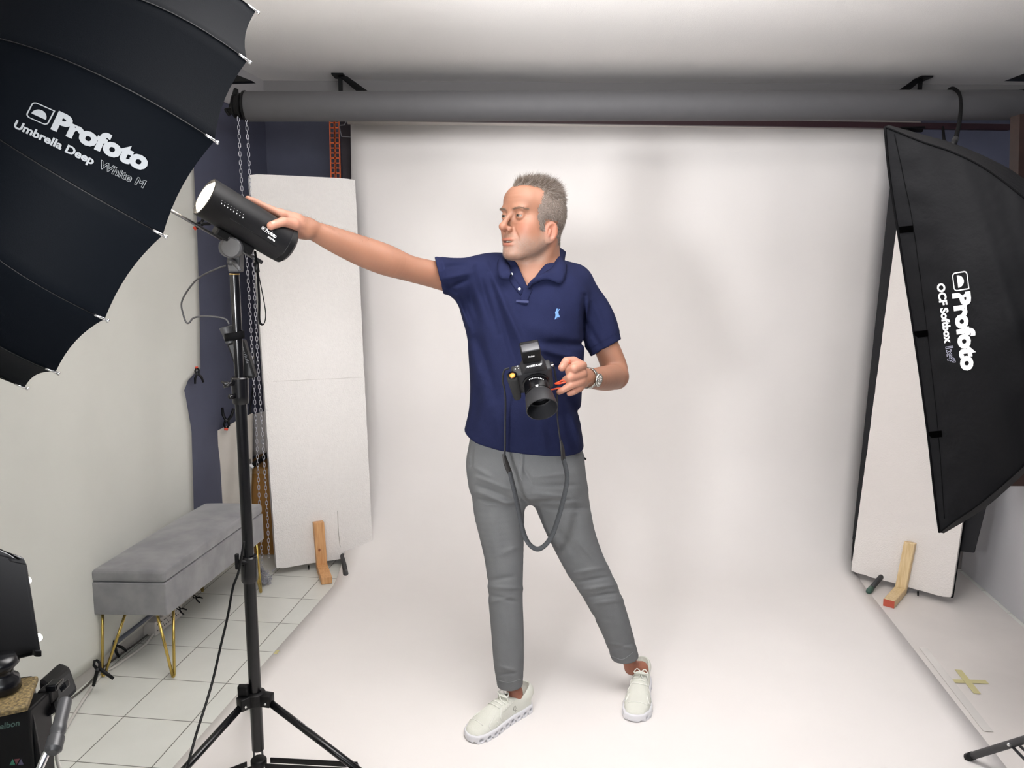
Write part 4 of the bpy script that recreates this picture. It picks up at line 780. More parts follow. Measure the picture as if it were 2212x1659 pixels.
# ---- head frame
HS = 1.07; phi = math.radians(47); HF = np.array([-math.sin(phi), -math.cos(phi), .03]); HF = nrm(HF); HSd = nrm(np.array([math.cos(phi), -math.sin(phi), 0])); HU = np.cross(HSd, HF); HU = HU if HU[2] > 0 else -HU
HC = P(1151, 470, 2.60); HA = np.array([HF, HSd, HU])
def hl(X): return ((X-HC)@HA.T)/HS                       # world -> head (forward, side, up)
def hw(p): return HC+HS*(p[0]*HF+p[1]*HSd+p[2]*HU)
def skull(L):
    d = ell(L, (-.010, 0, .030), I3, (.100, .077, .080)); d = smin(d, ell(L, (-.028, 0, -.005), I3, (.076, .066, .070)), .03); return d
def head_sdf(X):
    L = hl(X); La = L*[1, 1, 1]; La = L.copy(); La[:, 1] = np.abs(L[:, 1]); d = skull(L)
    d = smin(d, ell(L, (.036, 0, -.038), I3, (.056, .058, .082)), .025)
    d = smin(d, ell(L, (.058, 0, .045), I3, (.034, .052, .040)), .025)                       # forehead
    d = smin(d, rcone(La, (-.004, .053, -.062), (.070, .020, -.108), .021, .018), .026)   # jaw
    d = smin(d, ell(L, (.087, 0, -.109), I3, (.019, .025, .019)), .018)                      # chin
    d = smin(d, ell(L, (.076, 0, -.072), I3, (.027, .036, .030)), .020)                      # muzzle
    d = smin(d, ell(La, (.056, .041, -.030), I3, (.025, .022, .022)), .028)
    d = smin(d, ell(La, (.034, .040, -.066), I3, (.036, .024, .034)), .03)                  # cheek bones
    d = smin(d, ell(La, (.083, .024, .0185), I3, (.012, .024, .0075)), .016)                   # brow ridge
    d = smax(d, -(np.linalg.norm(La-[.104, .031, -.001], axis=1)-.0165), .014)              # sockets
    d = smin(d, rcone(L, (.089, 0, .008), (.1215, 0, -.032), .0070, .0082), .012)           # nose
    d = smin(d, np.linalg.norm(L-[.1215, 0, -.0355], axis=1)-.0095, .012)
    d = smin(d, np.linalg.norm(La-[.1045, .0115, -.0405], axis=1)-.0078, .011)
    d = smax(d, -(np.linalg.norm((La-[.1155, .0070, -.0515])/[1.4, 1, .8], axis=1)-.0040), .004)
    lid = np.linalg.norm(La-[.0795, .031, -.001], axis=1)-.0150                              # eyelids
    up_ = La[:, 2]+.0018; op = np.abs(up_-.0003)-.0030*np.sqrt(np.clip(1-((La[:, 1]-.031)/.0125)**2, 0, 1)); op = np.where(La[:, 0] > .082, op, 1)
    lid = smax(lid, -op, .0012); d = smin(smax(d, -(np.linalg.norm(La-[.0795, .031, -.001], axis=1)-.0138), .001), lid, .0035)
    d = smin(d, ell(L, (.1015, 0, -.0700), I3, (.0068, .0235, .0044)), .007)
    d = smin(d, ell(L, (.0990, 0, -.0835), I3, (.0075, .0205, .0054)), .007)
    d = smax(d, -ell(L, (.107, 0, -.0768), I3, (.016, .0185, .0028)), .002)                 # parted lips
    na = La-[.088, .030, -.060]; d = d+.0013*np.exp(-(((na[:, 1]*.9+na[:, 2]*.35)/.0035)**2+(na[:, 2]/.022)**2))     # fold beside the mouth
    d = d+.0008*np.exp(-(((La[:, 2]+.0155)/.0022)**2+((La[:, 1]-.032)/.014)**2))             # lower lid crease
    ca, sa = math.cos(.30), math.sin(.30); E = La-[-.004, .0735, -.045]; ex = E[:, 0]*ca+E[:, 2]*sa; ez = -E[:, 0]*sa+E[:, 2]*ca; ey = E[:, 1]-ex*-.35
    EL_ = np.stack([ex, ey, ez], 1); er = ell(EL_, (0, .002, 0), I3, (.0195, .0075, .032)); er = smin(er, ell(EL_, (.004, 0, -.024), I3, (.011, .006, .012)), .006)
    er = smax(er, -ell(EL_, (.002, .0095, .003), I3, (.0135, .0082, .023)), .0025); er = smin(er, rcone(EL_, (.006, .004, .004), (.007, .005, -.012), .0035, .003), .003)
    er = smin(er, rcone(EL_, (-.006, .005, .018), (-.009, .005, -.008), .0028, .0025), .003)
    d = smin(d, er, .005)
    def cs(a, b, w_, h):
        a0, b0, a1, b1 = a[0], a[1], b[0], b[1]; t = np.clip(((La[:, 1]-a0)*(a1-a0)+(La[:, 2]-b0)*(b1-b0))/((a1-a0)**2+(b1-b0)**2), 0, 1)
        return h*np.exp(-(((La[:, 1]-a0-t*(a1-a0))**2+(La[:, 2]-b0-t*(b1-b0))**2)/w_**2))*(La[:, 0] > .02)*(.3+.7*np.sin(np.pi*np.clip(t, .03, .97)))
    d = d+cs((.019, -.042), (.033, -.064), .0035, .0022)+cs((.033, -.064), (.034, -.088), .003, .0014)+cs((.018, -.0145), (.045, -.0135), .0018, .0010)+cs((.019, .0075), (.046, .0045), .0013, .0014)+cs((.046, -.002), (.056, -.008), .0012, .0007)+cs((.046, .002), (.056, .002), .0012, .0006)+cs((0, .048), (.042, .050), .0018, .0006)+cs((0, .060), (.040, .061), .0018, .0005)+cs((.006, .012), (.007, .026), .0016, .0009)
    d = d-cs((.020, -.021), (.044, -.019), .004, .0014)
    return d*HS
NB_ = P(1166, 612, 2.64)
def neck_sdf(X):
    d = rcone(X, hw((-.030, 0, -.060)), NB_, .060*HS, .070); d = smin(d, rcone(X, hw((.020, 0, -.095)), P(1146, 612, 2.585), .036, .040), .03)
    d = smin(d, rcone(X, hw((-.030, .055, -.07)), P(1146, 618, 2.565), .014, .016), .02); return d
# ---- arms and hands
eT = nrm(u_-AX*(u_@AX)); eFar = np.cross(AX, eT); eFar = eFar if eFar@f_ > 0 else -eFar
def fc(s, th, rr): return FF+AX*s+(eT*math.cos(math.radians(th))+eFar*math.sin(math.radians(th)))*rr
armR = [(1085, 612, 2.63, 40), (1015, 606, 2.60, 38), (955, 597, 2.535, 31), (930, 591, 2.51, 29.5), (882, 579, 2.46, 29), (832, 561, 2.41, 34.5), (778, 541, 2.36, 33), (722, 518, 2.30, 27.5), (690, 504, 2.265, 23), (664, 493, 2.235, 20)]
armR = dens(armR); armR_p = [P(a, b, c) for a, b, c, _ in armR]; armR_r = [pxr(r, c)*.96 for _, _, c, r in armR]
WR = armR_p[-1]
def onfl(px, py, off):
    h = FT.ray_cast(Vector(CAM), Vector(nrm(ray(px, py)))); q = np.array(h[0]); a = FF+AX*((q-FF)@AX); return a+nrm(q-a)*(FR+off)
thumb = [P(652, 495, 2.205), P(634, 483, 2.15), onfl(606, 484, .0105), onfl(582, 489, .0085)]
def handR(X):
    kn = [fc(.195, th, FR+.017) for th in (-4, 28, 58, 86)]
    d = rcone(X, WR, (WR+kn[0]*1.2+kn[1]*.8)/3, .024, .022)
    for j, kk in enumerate(kn):
        m = WR*.55+kk*.45+(kn[1]-kn[0])*(j-1.2)*.10; d = smin(d, rcone(X, m, kk, .0175, .0135), .014); d = smin(d, rcone(X, WR, m, .021, .0175), .014)
    dp = [(.060, .104), (.066, .112), (.062, .105), (.052, .085)]
    for j, th in enumerate((-4, 28, 58, 86)):
        s0 = .195; p1 = fc(s0-dp[j][0]*.62, th+4, FR+.012); p2 = fc(s0-dp[j][1]*.72, th+7, FR+.0095); p3 = fc(s0-dp[j][1]*.9, th+9, FR+.0075)
        f = smin(rcone(X, kn[j], p1, .0118, .0102), rcone(X, p1, p2, .0102, .0090), .003); f = smin(f, rcone(X, p2, p3, .0088, .0078), .003); d = smin(d, f, .006)
    t = rcone(X, thumb[0], thumb[1], .0205, .0155); t = smin(t, rcone(X, thumb[1], thumb[2], .0150, .0122), .008); t = smin(t, rcone(X, thumb[2], thumb[3], .0122, .0108), .004)
    t = smin(t, rcone(X, P(660, 503, 2.215), P(640, 502, 2.19), .018, .015), .014)
    return smin(d, t, .014)
armL = [(1240, 640, 2.67, 30), (1275, 675, 2.67, 29), (1304, 735, 2.66, 28), (1326, 790, 2.65, 29), (1331, 813, 2.62, 28)]
armL = dens(armL); armL_p = [P(a, b, c) for a, b, c, _ in armL]; armL_r = [pxr(r, c)*.97 for _, _, c, r in armL]
foreL = [(1329, 814, 2.615, 28), (1310, 817, 2.54, 28.5), (1290, 818, 2.455, 25), (1272, 817, 2.40, 21), (1262, 814, 2.375, 20)]
wfore = foreL; foreL = dens(foreL); foreL_p = [P(a, b, c) for a, b, c, _ in foreL]; foreL_r = [pxr(r, c)*.97 for _, _, c, r in foreL]
def handL(X):
    d = ell(X, P(1250, 814, 2.355), I3, (.024, .024, .043)); d = smin(d, rcone(X, foreL_p[-1], P(1252, 814, 2.36), .026, .026), .012)
    d = smin(d, rcone(X, P(1256, 826, 2.36), P(1246, 838, 2.35), .019, .015), .01)
    def fg(pts, rs, k=.005):
        nonlocal d
        f = chain(X, [P(*p) for p in pts], rs, .003); d = smin(d, f, k)
    fg([(1258, 790, 2.345), (1240, 796, 2.312), (1229, 803, 2.330), (1240, 806, 2.345)], [.0145, .0135, .0115, .010])
    fg([(1258, 808, 2.340), (1232, 815, 2.308), (1222, 820, 2.330), (1236, 822, 2.350)], [.0140, .0130, .0110, .010])
    fg([(1256, 824, 2.340), (1233, 832, 2.310), (1217, 842, 2.315), (1208, 847, 2.325)], [.0135, .0120, .0100, .0085])
    fg([(1252, 838, 2.345), (1240, 846, 2.330), (1230, 850, 2.335)], [.0115, .0100, .0085])
    fg([(1254, 790, 2.370), (1239, 781, 2.345), (1223, 781, 2.328), (1214, 794, 2.322)], [.0165, .0155, .0135, .0115], .008)
    return d
# ---- torso slices: py, xl, xr, Yfront, Yback
TS_ = np.array([(556, 1090, 1200, 2.56, 2.70), (575, 1058, 1232, 2.545, 2.735), (600, 1018, 1262, 2.515, 2.755), (640, 1000, 1276, 2.49, 2.765), (690, 1002, 1270, 2.475, 2.76), (760, 1013, 1262, 2.465, 2.75), (830, 1016, 1257, 2.455, 2.735), (880, 1013, 1254, 2.45, 2.73), (920, 1005, 1253, 2.455, 2.73), (960, 995, 1258, 2.465, 2.74), (1000, 990, 1266, 2.47, 2.75), (1060, 1000, 1275, 2.48, 2.76)], float)
TS_ = np.array(spline(list(TS_), 6))
ZT = np.array([P(1130, y, 2.60)[2] for y in TS_[:, 0]]); XLt = np.array([P(a[1], a[0], 2.60)[0] for a in TS_]); XRt = np.array([P(a[2], a[0], 2.60)[0] for a in TS_])
zo = np.argsort(ZT)
def torso(X, sx=1., sy=1., n=2.35):
    z = X[:, 2]; xl, xr = np.interp(z, ZT[zo], XLt[zo]), np.interp(z, ZT[zo], XRt[zo]); yf, yb = np.interp(z, ZT[zo], TS_[zo, 3]), np.interp(z, ZT[zo], TS_[zo, 4])
    a, b = (xr-xl)/2*sx, (yb-yf)/2*sy; u = np.abs(X[:, 0]-(xl+xr)/2)/a; v = np.abs(X[:, 1]-(yf+yb)/2)/b
    d = ((u**n+v**n+1e-9)**(1/n)-1)*np.minimum(a, b)*.9
    return smax(smax(d, z-ZT.max(), .02), ZT.min()-z, .02)
zhemx = np.array([(980, 940), (996, 945), (1030, 958), (1080, 969), (1130, 976), (1200, 983), (1266, 989), (1290, 991)], float)
hx = np.array([P(a, b, 2.5)[0] for a, b in zhemx]); hz = np.array([P(a, b, 2.5)[2] for a, b in zhemx])
SF = [(1006, 600, 1035, 700, 9, -.006), (1030, 580, 1075, 720, 9, -.007), (1050, 570, 1130, 740, 8, .006), (1055, 590, 1115, 790, 8, -.006), (1075, 640, 1150, 790, 10, .005), (985, 640, 1020, 720, 8, .006), (1000, 650, 1050, 800, 10, -.004),
      (960, 575, 1010, 575, 6, -.004), (965, 600, 1020, 590, 6, .004), (975, 620, 1010, 605, 5, -.005), (955, 610, 985, 632, 4, -.004), (1095, 900, 1118, 975, 9, -.005), (1070, 880, 1085, 970, 10, .004), (1165, 905, 1180, 980, 10, .005),
      (1150, 740, 1250, 745, 10, -.0045), (1160, 752, 1245, 775, 8, .005), (1185, 790, 1255, 800, 9, -.005), (1230, 745, 1262, 742, 7, -.0025), (1225, 860, 1252, 900, 10, -.006), (1235, 900, 1255, 960, 8, .006), (1020, 760, 1060, 900, 14, .004), (1040, 820, 1020, 930, 10, -.004),
      (1262, 640, 1258, 740, 6, -.006), (1280, 650, 1310, 720, 8, .003), (1270, 700, 1300, 755, 6, -.004), (1030, 700, 1070, 860, 9, -.004), (1190, 620, 1230, 700, 16, .004), (1130, 700, 1200, 720, 18, .003)]
def sleeve_planes(X):
    a0, b0 = P(938, 557, 2.51), P(957, 636, 2.51); n1 = nrm(np.cross(b0-a0, ray(948, 590))); n1 = n1 if n1[0] < 0 else -n1
    a1, b1 = P(1338, 736, 2.65), P(1279, 770, 2.65); n2_ = nrm(np.cross(b1-a1, ray(1305, 750))); n2_ = n2_ if n2_[2] < 0 else -n2_
    return (X-a0)@n1, (X-a1)@n2_
slR = [(1090, 606, 2.64, 42), (1050, 596, 2.61, 45), (1010, 601, 2.58, 44), (975, 598, 2.55, 40.5), (940, 592, 2.51, 38)]
slL = [(1215, 620, 2.67, 34), (1262, 648, 2.67, 38), (1290, 690, 2.665, 38.5), (1303, 735, 2.66, 39), (1313, 765, 2.66, 37)]
slR = dens(slR); slL = dens(slL); SLa = [P(p, q, y) for p, q, y, r in slR]; SLb = [P(p, q, y) for p, q, y, r in slL]
def sleeves(X, off=0.):
    a = nearcap(X, SLa[0], SLa[-1], .08, lambda X: chain(X, SLa, [pxr(r, y) for p, q, y, r in slR], .004)); b = nearcap(X, SLb[0], SLb[-1], .09, lambda X: chain(X, SLb, [pxr(r, y) for p, q, y, r in slL], .004))
    return a, b
def shirt_sdf(X):
    PX, PY = projv(X); p1, p2 = sleeve_planes(X); t = torso(X); a, b = sleeves(X); ia, ib = a+.013, b+.013; a = smax(a, p1, .003); b = smax(b, p2, .003)
    ribR = (p1 > -.022) & (p1 < .01); a = a+np.where(ribR, .0015, 0); b = b+np.where((p2 > -.026), .0015, 0)
    sh = rcone(X, P(1060, 590, 2.65), P(1240, 608, 2.67), .052, .058); t = smin(t, sh, .05)
    d = smin(t, a, .045); d = smin(d, b, .028)
    mm = np.abs(d) < .03; fo = np.zeros(len(X)); fo[mm] = polyfold(PX[mm], PY[mm], SF); d = d-fo*np.clip((2.75-X[:, 1])/.15, 0, 1)
    zh_ = np.interp(X[:, 0], hx, hz)+.10*np.clip(X[:, 1]-2.5, 0, 1); d = smax(d, zh_-X[:, 2], .004)
    d = smax(d, -smax(ia, -(p1+.022), .004), .002); d = smax(d, -smax(ib, -(p2+.022), .004), .002)
    it = torso(X, .93, .90); d = smax(d, -smax(it, X[:, 2]-(zh_+.015), .005), .003)
    # neck opening with V placket
    V = smax(rcone(X, NB_+[-.01, -.01, .10], NB_+[-.004, -.002, -.005], .079, .072), -1e3*np.ones(len(X)), .01)
    vx = P(1140, 620, 2.5); w_ = np.clip((X[:, 2]-vx[2]), 0, 1)*.62; vn = np.abs(X[:, 0]-(vx[0]+.15*(X[:, 2]-vx[2])))-w_; vv = np.maximum(vn, X[:, 1]-2.60); vv = np.maximum(vv, vx[2]-X[:, 2])
    d = smax(d, -np.minimum(V, vv*.8), .004); return d
legL = [(1082, 1000, 2.61, 62), (1077, 1050, 2.61, 60), (1078, 1100, 2.60, 57), (1083, 1150, 2.585, 50.5), (1088, 1200, 2.57, 44), (1091, 1257, 2.55, 39.5), (1092, 1300, 2.54, 38.5), (1096, 1360, 2.525, 37.5), (1099, 1430, 2.505, 35), (1102, 1485, 2.495, 29)]
legR = [(1196, 1000, 2.63, 65), (1206, 1050, 2.63, 64), (1220, 1105, 2.63, 58), (1238, 1160, 2.63, 51), (1262, 1215, 2.635, 46), (1290, 1265, 2.635, 42), (1312, 1310, 2.64, 39), (1335, 1370, 2.645, 33.5), (1352, 1425, 2.65, 31)]
legL = dens(legL); legR = dens(legR)
def chn(L, X, k, off=0, m=1.):
    k = .004; return chain(X, [P(a, b, c) for a, b, c, r in L], [pxr(r, c)*m+off for a, b, c, r in L], k)
PF = [(1025, 1010, 1060, 1030, 6, .003), (1030, 1030, 1110, 1062, 5, .0035), (1030, 1048, 1110, 1078, 4, -.003), (1032, 1062, 1100, 1090, 5, .0035), (1035, 1078, 1095, 1092, 4, -.003), (1050, 1090, 1125, 1085, 4, .003), (1110, 1060, 1140, 1085, 5, -.004), (1150, 1065, 1230, 1075, 5, .003), (1160, 1050, 1250, 1048, 5, -.003),
      (1155, 1030, 1240, 1022, 5, .003), (1175, 1090, 1260, 1085, 5, .0035), (1185, 1100, 1270, 1098, 4, -.003), (1128, 975, 1126, 1040, 4, .004), (1124, 1000, 1150, 1045, 4, -.003), (1055, 1255, 1110, 1245, 5, -.0035), (1056, 1268, 1128, 1272, 5, .004), (1058, 1285, 1115, 1300, 5, -.0035), (1060, 1300, 1105, 1290, 4, .003),
      (1075, 1200, 1122, 1180, 6, .003), (1230, 1240, 1310, 1225, 5, .004), (1240, 1258, 1320, 1245, 4, -.004), (1255, 1275, 1330, 1262, 5, .004), (1265, 1290, 1340, 1280, 4, -.0035), (1280, 1305, 1345, 1295, 5, .003), (1250, 1170, 1290, 1215, 6, .003), (1080, 1440, 1120, 1452, 4, .003), (1078, 1458, 1125, 1450, 4, -.003), (1312, 1390, 1368, 1400, 4, .003),
      (1315, 1405, 1370, 1388, 4, -.003), (1080, 1320, 1118, 1420, 8, .002), (1180, 1120, 1250, 1200, 10, -.003), (1245, 1090, 1268, 1180, 12, .003), (1262, 990, 1272, 1050, 3, -.003), (1022, 970, 1018, 1010, 3, -.0012), (1130, 1090, 1128, 1400, 2.0, .0012), (1060, 1120, 1075, 1230, 10, .003), (1265, 1330, 1330, 1340, 6, -.002)]
def pants_sdf(X):
    PX, PY = projv(X); a = nearcap(X, P(1085, 1000, 2.6), P(1100, 1480, 2.50), .12, lambda X: chn(legL, X, .03)); b = nearcap(X, P(1200, 1000, 2.63), P(1350, 1430, 2.65), .13, lambda X: chn(legR, X, .03)); i1, i2 = a+.011, b+.011; pe = ell(X, P(1138, 1010, 2.62), I3, (.190, .130, .125)); pe = smin(pe, torso(X, .865, .86), .03)
    d = smin(a, b, .012); d = smin(d, pe, .03); mm = np.abs(d) < .03; fo = np.zeros(len(X)); fo[mm] = polyfold(PX[mm], PY[mm], PF); d = d-fo
    c1 = (X-P(1101, 1481, 2.495))@nrm([.05, -.06, -1.]); n2_ = nrm(P(1352, 1425, 2.65)-P(1335, 1370, 2.645)); c2 = (X-P(1349, 1424, 2.635))@nrm(n2_+np.array([-.20, .0, 0]))
    left = PX < 1200; d = smax(d, np.where(left | (PY < 1300), np.where(PY > 1400, c1, -1), np.where(PY > 1350, c2, -1)), .003)
    d = smax(d, -np.where(left, smax(i1, -(c1+.03), .005), smax(i2, -(c2+.03), .005)), .002)
    zt_ = P(1130, 940, 2.6)[2]; return smax(d, X[:, 2]-zt_, .005)
HL_, TL_ = PZ(1139, 1530, 0), PZ(1026, 1592, 0); HR_, TR_ = PZ(1386, 1472, 0), PZ(1376, 1575, 0)
ankL = [(1102, 1440, 2.51, 17), (1111, 1494, 2.520, 14.5)]; ankR = [(1352, 1400, 2.66, 17), (1364, 1442, 2.665, 15)]
def body_sdf(X):
    d = near(X, HC-[0, 0, .01], .20, head_sdf); d = smin(d, near(X, NB_+[0, 0, .05], .16, neck_sdf), .018)
    def tor(X): t = torso(X, .83, .80); return smin(t, rcone(X, P(1075, 607, 2.65), P(1235, 625, 2.67), .046, .050), .04)
    d = smin(d, nearcap(X, P(1130, 600, 2.62), P(1130, 1000, 2.62), .30, tor), .03)
    d = smin(d, nearcap(X, armR_p[0], armR_p[-1], .09, lambda X: chain(X, armR_p, armR_r, .003)), .03); d = smin(d, near(X, fc(.18, 40, 0), .14, handR), .010)
    def al_(X): return smin(chain(X, armL_p, armL_r, .003), chain(X, foreL_p, foreL_r, .003), .010)
    d = smin(d, near(X, P(1295, 740, 2.55), .34, al_), .02); d = smin(d, near(X, P(1240, 812, 2.34), .09, handL), .008)
    d = smin(d, nearcap(X, P(1085, 1000, 2.6), P(1100, 1480, 2.50), .11, lambda X: chn(legL[:-4], X, .03, 0, .72)), .03); d = smin(d, nearcap(X, P(1200, 1000, 2.63), P(1345, 1400, 2.65), .12, lambda X: chn(legR[:-4], X, .03, 0, .72)), .03)
    for A_, H_, T_ in ((ankL, HL_, TL_), (ankR, HR_, TR_)):
        def ft(X):
            q = [P(a, b, c) for a, b, c, r in A_]; dd = nrm(T_-H_); ank = H_+dd*.060; ank = np.array([ank[0], ank[1], .085])
            e = smin(rcone(X, q[0], q[1], .028, .0235), rcone(X, q[1], ank, .0235, .025), .01); return smin(e, rcone(X, ank-[0, 0, .03], H_+dd*.15+[0, 0, .045], .026, .022), .02)
        d = smin(d, near(X, H_+[0, 0, .12], .22, ft), .02)
    return d
FAST_PERSON = 1.0
def grp(lo_px, hi_px): pass
def bbox(pts, m=.06): p = np.array(pts); return p.min(0)-m, p.max(0)+m
lo, hi = bbox([P(545, 420, 2.05), P(1225, 375, 2.75), P(1370, 700, 2.85), HL_, TL_, HR_, TR_, P(1380, 1500, 2.85)], .05); lo[2] = .0
BV, BF = mesh_sdf(body_sdf, lo, hi, .0026*FAST_PERSON)
print('body', len(BV), len(BF))
per = thing('person', 'grey haired man in navy polo shirt and grey trousers reaching for the flash head', 'person', (HL_+HR_)/2)
# skin colour: mottled skin, redder ears, cheeks, nose and lips, grey stubble
def skin_cols(V):
    L = hl(V); La = L.copy(); La[:, 1] = np.abs(L[:, 1]); n = len(V); c = np.tile(np.array(s2l('8A614D')), (n, 1)); c = c*(1+.05*np.sin(V[:, :1]*61+V[:, 2:3]*43)*np.sin(V[:, 1:2]*57))
    def mix(c, col, m): m = np.clip(m, 0, 1)[:, None]; return c*(1-m)+np.array(s2l(col))*m
    g = lambda p, r: np.exp(-(((La-np.array(p))/np.array(r))**2).sum(1))
    face = np.exp(-np.maximum(0, (np.linalg.norm(L, axis=1)-.15)/.02))
    c = mix(c, 'A0604E', .45*g((.07, .042, -.035), (.04, .022, .022))*face); c = mix(c, 'A2604E', .45*g((.118, 0, -.04), (.014, .014, .014))); c = mix(c, 'A0604E', .6*g((-.004, .080, -.045), (.03, .02, .038)))
    lip = np.maximum(g((.106, 0, -.0700), (.012, .023, .0044)), g((.104, 0, -.0835), (.012, .020, .0054))); c = mix(c, '94574A', .8*lip*(La[:, 0] > .085)); c = mix(c, '4A211E', (np.abs(L[:, 2]+.0768) < .0022)*(La[:, 1] < .0155)*(L[:, 0] > .08)*1.)
    stub = np.clip((-.046+.35*np.clip(.05-L[:, 0], 0, .06)-L[:, 2])/.035, 0, 1)*np.clip((.035-np.abs(L[:, 2]+.10))/.02+1, 0, 1)*np.clip(L[:, 0]/.03+.6, 0, 1)*np.clip((L[:, 2]+.145)/.02, 0, 1)*face; ph = np.sin(L[:, 0]*1900+L[:, 1]*700)*np.sin(L[:, 1]*1700-L[:, 2]*900)*np.sin(L[:, 2]*2100)
    c = mix(c, '8A7366', stub*(.55+.35*ph)*(1-np.clip(lip*3, 0, 1)))
    c = mix(c, '8E7466', .35*np.clip(1-np.abs(L[:, 2]+.058)/.007, 0, 1)*(La[:, 1] < .026)*(L[:, 0] > .08))
    c = mix(c, '9A8272', .5*np.clip(1-np.abs(La[:, 0]-.028)/.016, 0, 1)*np.clip(1-np.abs(L[:, 2]+.045)/.04, 0, 1)*(La[:, 1] > .045))
    PX, PY = projv(V); dk = (PY > 1380); c = mix(c, '9A5E4C', dk*.6); hands = np.clip((668-PX)/26, 0, 1)*(PY < 560)+np.clip((1272-PX)/24, 0, 1)*np.clip((PX-1190)/6, 0, 1)*(PY > 755)*(PY < 868)*(V[:, 1] < 2.42); c = mix(c, 'AC7B68', hands*.75)
    return c
def setcol(o, C, nm='tone'):
    at = o.data.color_attributes.new(nm, 'FLOAT_COLOR', 'POINT'); at.data.foreach_set('color', np.c_[C, np.ones(len(C))].ravel())
M_skin = mat('skin', s2l('8A614D'), .5, spec=.4, vcol='tone', bump=.08, bscale=900)
bs = M_skin.node_tree.nodes['Principled BSDF']; bs.inputs['Subsurface Weight'].default_value = .12; bs.inputs['Subsurface Radius'].default_value = (.012, .004, .002); bs.inputs['Subsurface Scale'].default_value = .6
body_o = obj('body', BV, BF, M_skin, per); setcol(body_o, skin_cols(BV))
nrm3 = lambda a: a/np.maximum(np.linalg.norm(a, axis=1, keepdims=True), 1e-9)
# eyes, teeth, brows
for s in (1, -1):
    e = hw((.0795, .031*s, -.001)); look = nrm(hw((.3, .012+.031*s, .006))-e); g = G(); lathe(g, e-look*.0138*HS, look, [(.0138*HS*(1-math.cos(a)), .0138*HS*math.sin(a)) for a in np.linspace(.01, math.pi-.01, 90)], 48); ey = g.out('eyeball', mat('eye_white', s2l('B8ADA4'), .3, vcol='tone'), per)
    Ve = np.array([ey.data.vertices[i].co[:] for i in range(len(ey.data.vertices))])+ORG[ey.name]; an = np.arccos(np.clip(nrm3((Ve-e))@look, -1, 1))[:, None]
    ce = np.where(an < .20, np.array([[.004, .004, .004]]), np.where(an < .50, np.array([s2l('4A3A2E')])*(1+.5*(an-.35)), np.where(an < .56, np.array([s2l('5A4C44')]), np.array([s2l('6E6660')])))); setcol(ey, ce)
g = G()
for k in range(-3, 4):
    a = k*.0042; box(g, hw((.0985-abs(a)*.35, a, -.0755)), .0038, .003, .0045, ax=(HSd, HF, HU), bev=.0008)
g.out('teeth', mat('teeth', s2l('A9A195'), .4), per)
def strands(name, roots, dirs, lens, wid, m, parent, curl=0., cols=None, nseg=3):
    V = []; n = len(roots); T = np.linspace(0, 1, nseg+1); sd = nrm3(np.cross(dirs, rng.normal(size=dirs.shape))); s2_ = np.cross(dirs, sd); bend = rng.normal(size=dirs.shape)*curl; rings = []
    for t in T:
        c = roots+dirs*(lens*t)[:, None]+bend*(lens*t*t)[:, None]+np.array([0, 0, -1.])*(lens*t*t*.12)[:, None]; w_ = wid*(1-t*.85)
        rings.append(np.stack([c+w_*(sd*math.cos(a)+s2_*math.sin(a)) for a in (0, 2.094, 4.189)], 1))
    V = np.stack(rings, 1).reshape(-1, 3); base_ = (np.arange(n)*(nseg+1)*3)[:, None, None]; F = []
    for i in range(nseg):
        for k in range(3): F.append([i*3+k, i*3+(k+1) % 3, (i+1)*3+(k+1) % 3, (i+1)*3+k])
    F = (base_+np.array(F)[None]).reshape(-1, 4).astype(np.int32); o = obj(name, V, F, m, parent)
    if cols is not None: setcol(o, np.repeat(cols, (nseg+1)*3, 0))
    return o
def nrm3(a): return a/np.maximum(np.linalg.norm(a, axis=1, keepdims=True), 1e-9)
L = hl(BV); La = np.abs(L[:, 1])
def hairline(L):
    F_, U_ = L[:, 0], L[:, 2]; A_ = np.abs(L[:, 1])
    Fm = np.interp(U_, [-.045, -.040, 0, .03, .05, .062, .072, .080, .092], [.026, .040, .044, .042, .034, .024, .020, .026, .040])+np.clip(.052-A_, 0, .052)*np.clip((U_-.058)/.022, 0, 1)*.95+.0015*np.sin(A_*900)
    a_ = np.minimum(Fm-F_, U_+.012); s_ = np.minimum(np.minimum(Fm-F_, F_-.015), U_+.044); b_ = np.minimum(-.030-F_, U_-np.interp(F_, [-.12, -.075, -.045, -.03], [-.088, -.088, -.070, -.050]))
    return np.maximum(np.maximum(a_, s_), b_)
hm = hairline(L)+.0022*np.sin(BV[:, 0]*900)*np.sin(BV[:, 2]*700+1)+.0015*np.sin(BV[:, 2]*1500); headm = (np.linalg.norm(L, axis=1) < .17) & (hm > 0); ear = (La > .0705) & (L[:, 2] < -.012) & (L[:, 0] > -.032) & (L[:, 0] < .014)
fv = BF[:, 0]; cand = fv[headm[fv] & ~ear[fv]]
Nrm = np.zeros_like(BV); fn_ = np.cross(BV[BF[:, 2]]-BV[BF[:, 0]], BV[BF[:, 3]]-BV[BF[:, 1]])
for k in range(4): np.add.at(Nrm, BF[:, k], fn_)
Nrm = nrm3(Nrm)
if (Nrm[cand]*(BV[cand]-HC)).sum(1).mean() < 0: Nrm = -Nrm; body_o.data.flip_normals()
M_hair = mat('grey_hair', s2l('8E8078'), .55, vcol='tone', spec=.3); NH = 24000
idx = rng.choice(cand, NH); rt = BV[idx]+rng.normal(size=(NH, 3))*.0011; lr = hl(rt); topw = np.clip((lr[:, 2]-.045)/.045, 0, 1)
comb = nrm3(HU[None]*(.40*topw[:, None])+HF[None]*(-.25*topw-.45*(1-topw))[:, None]+HSd[None]*(.55*topw*1)[:, None]-HU[None]*(.75*(1-topw))[:, None])
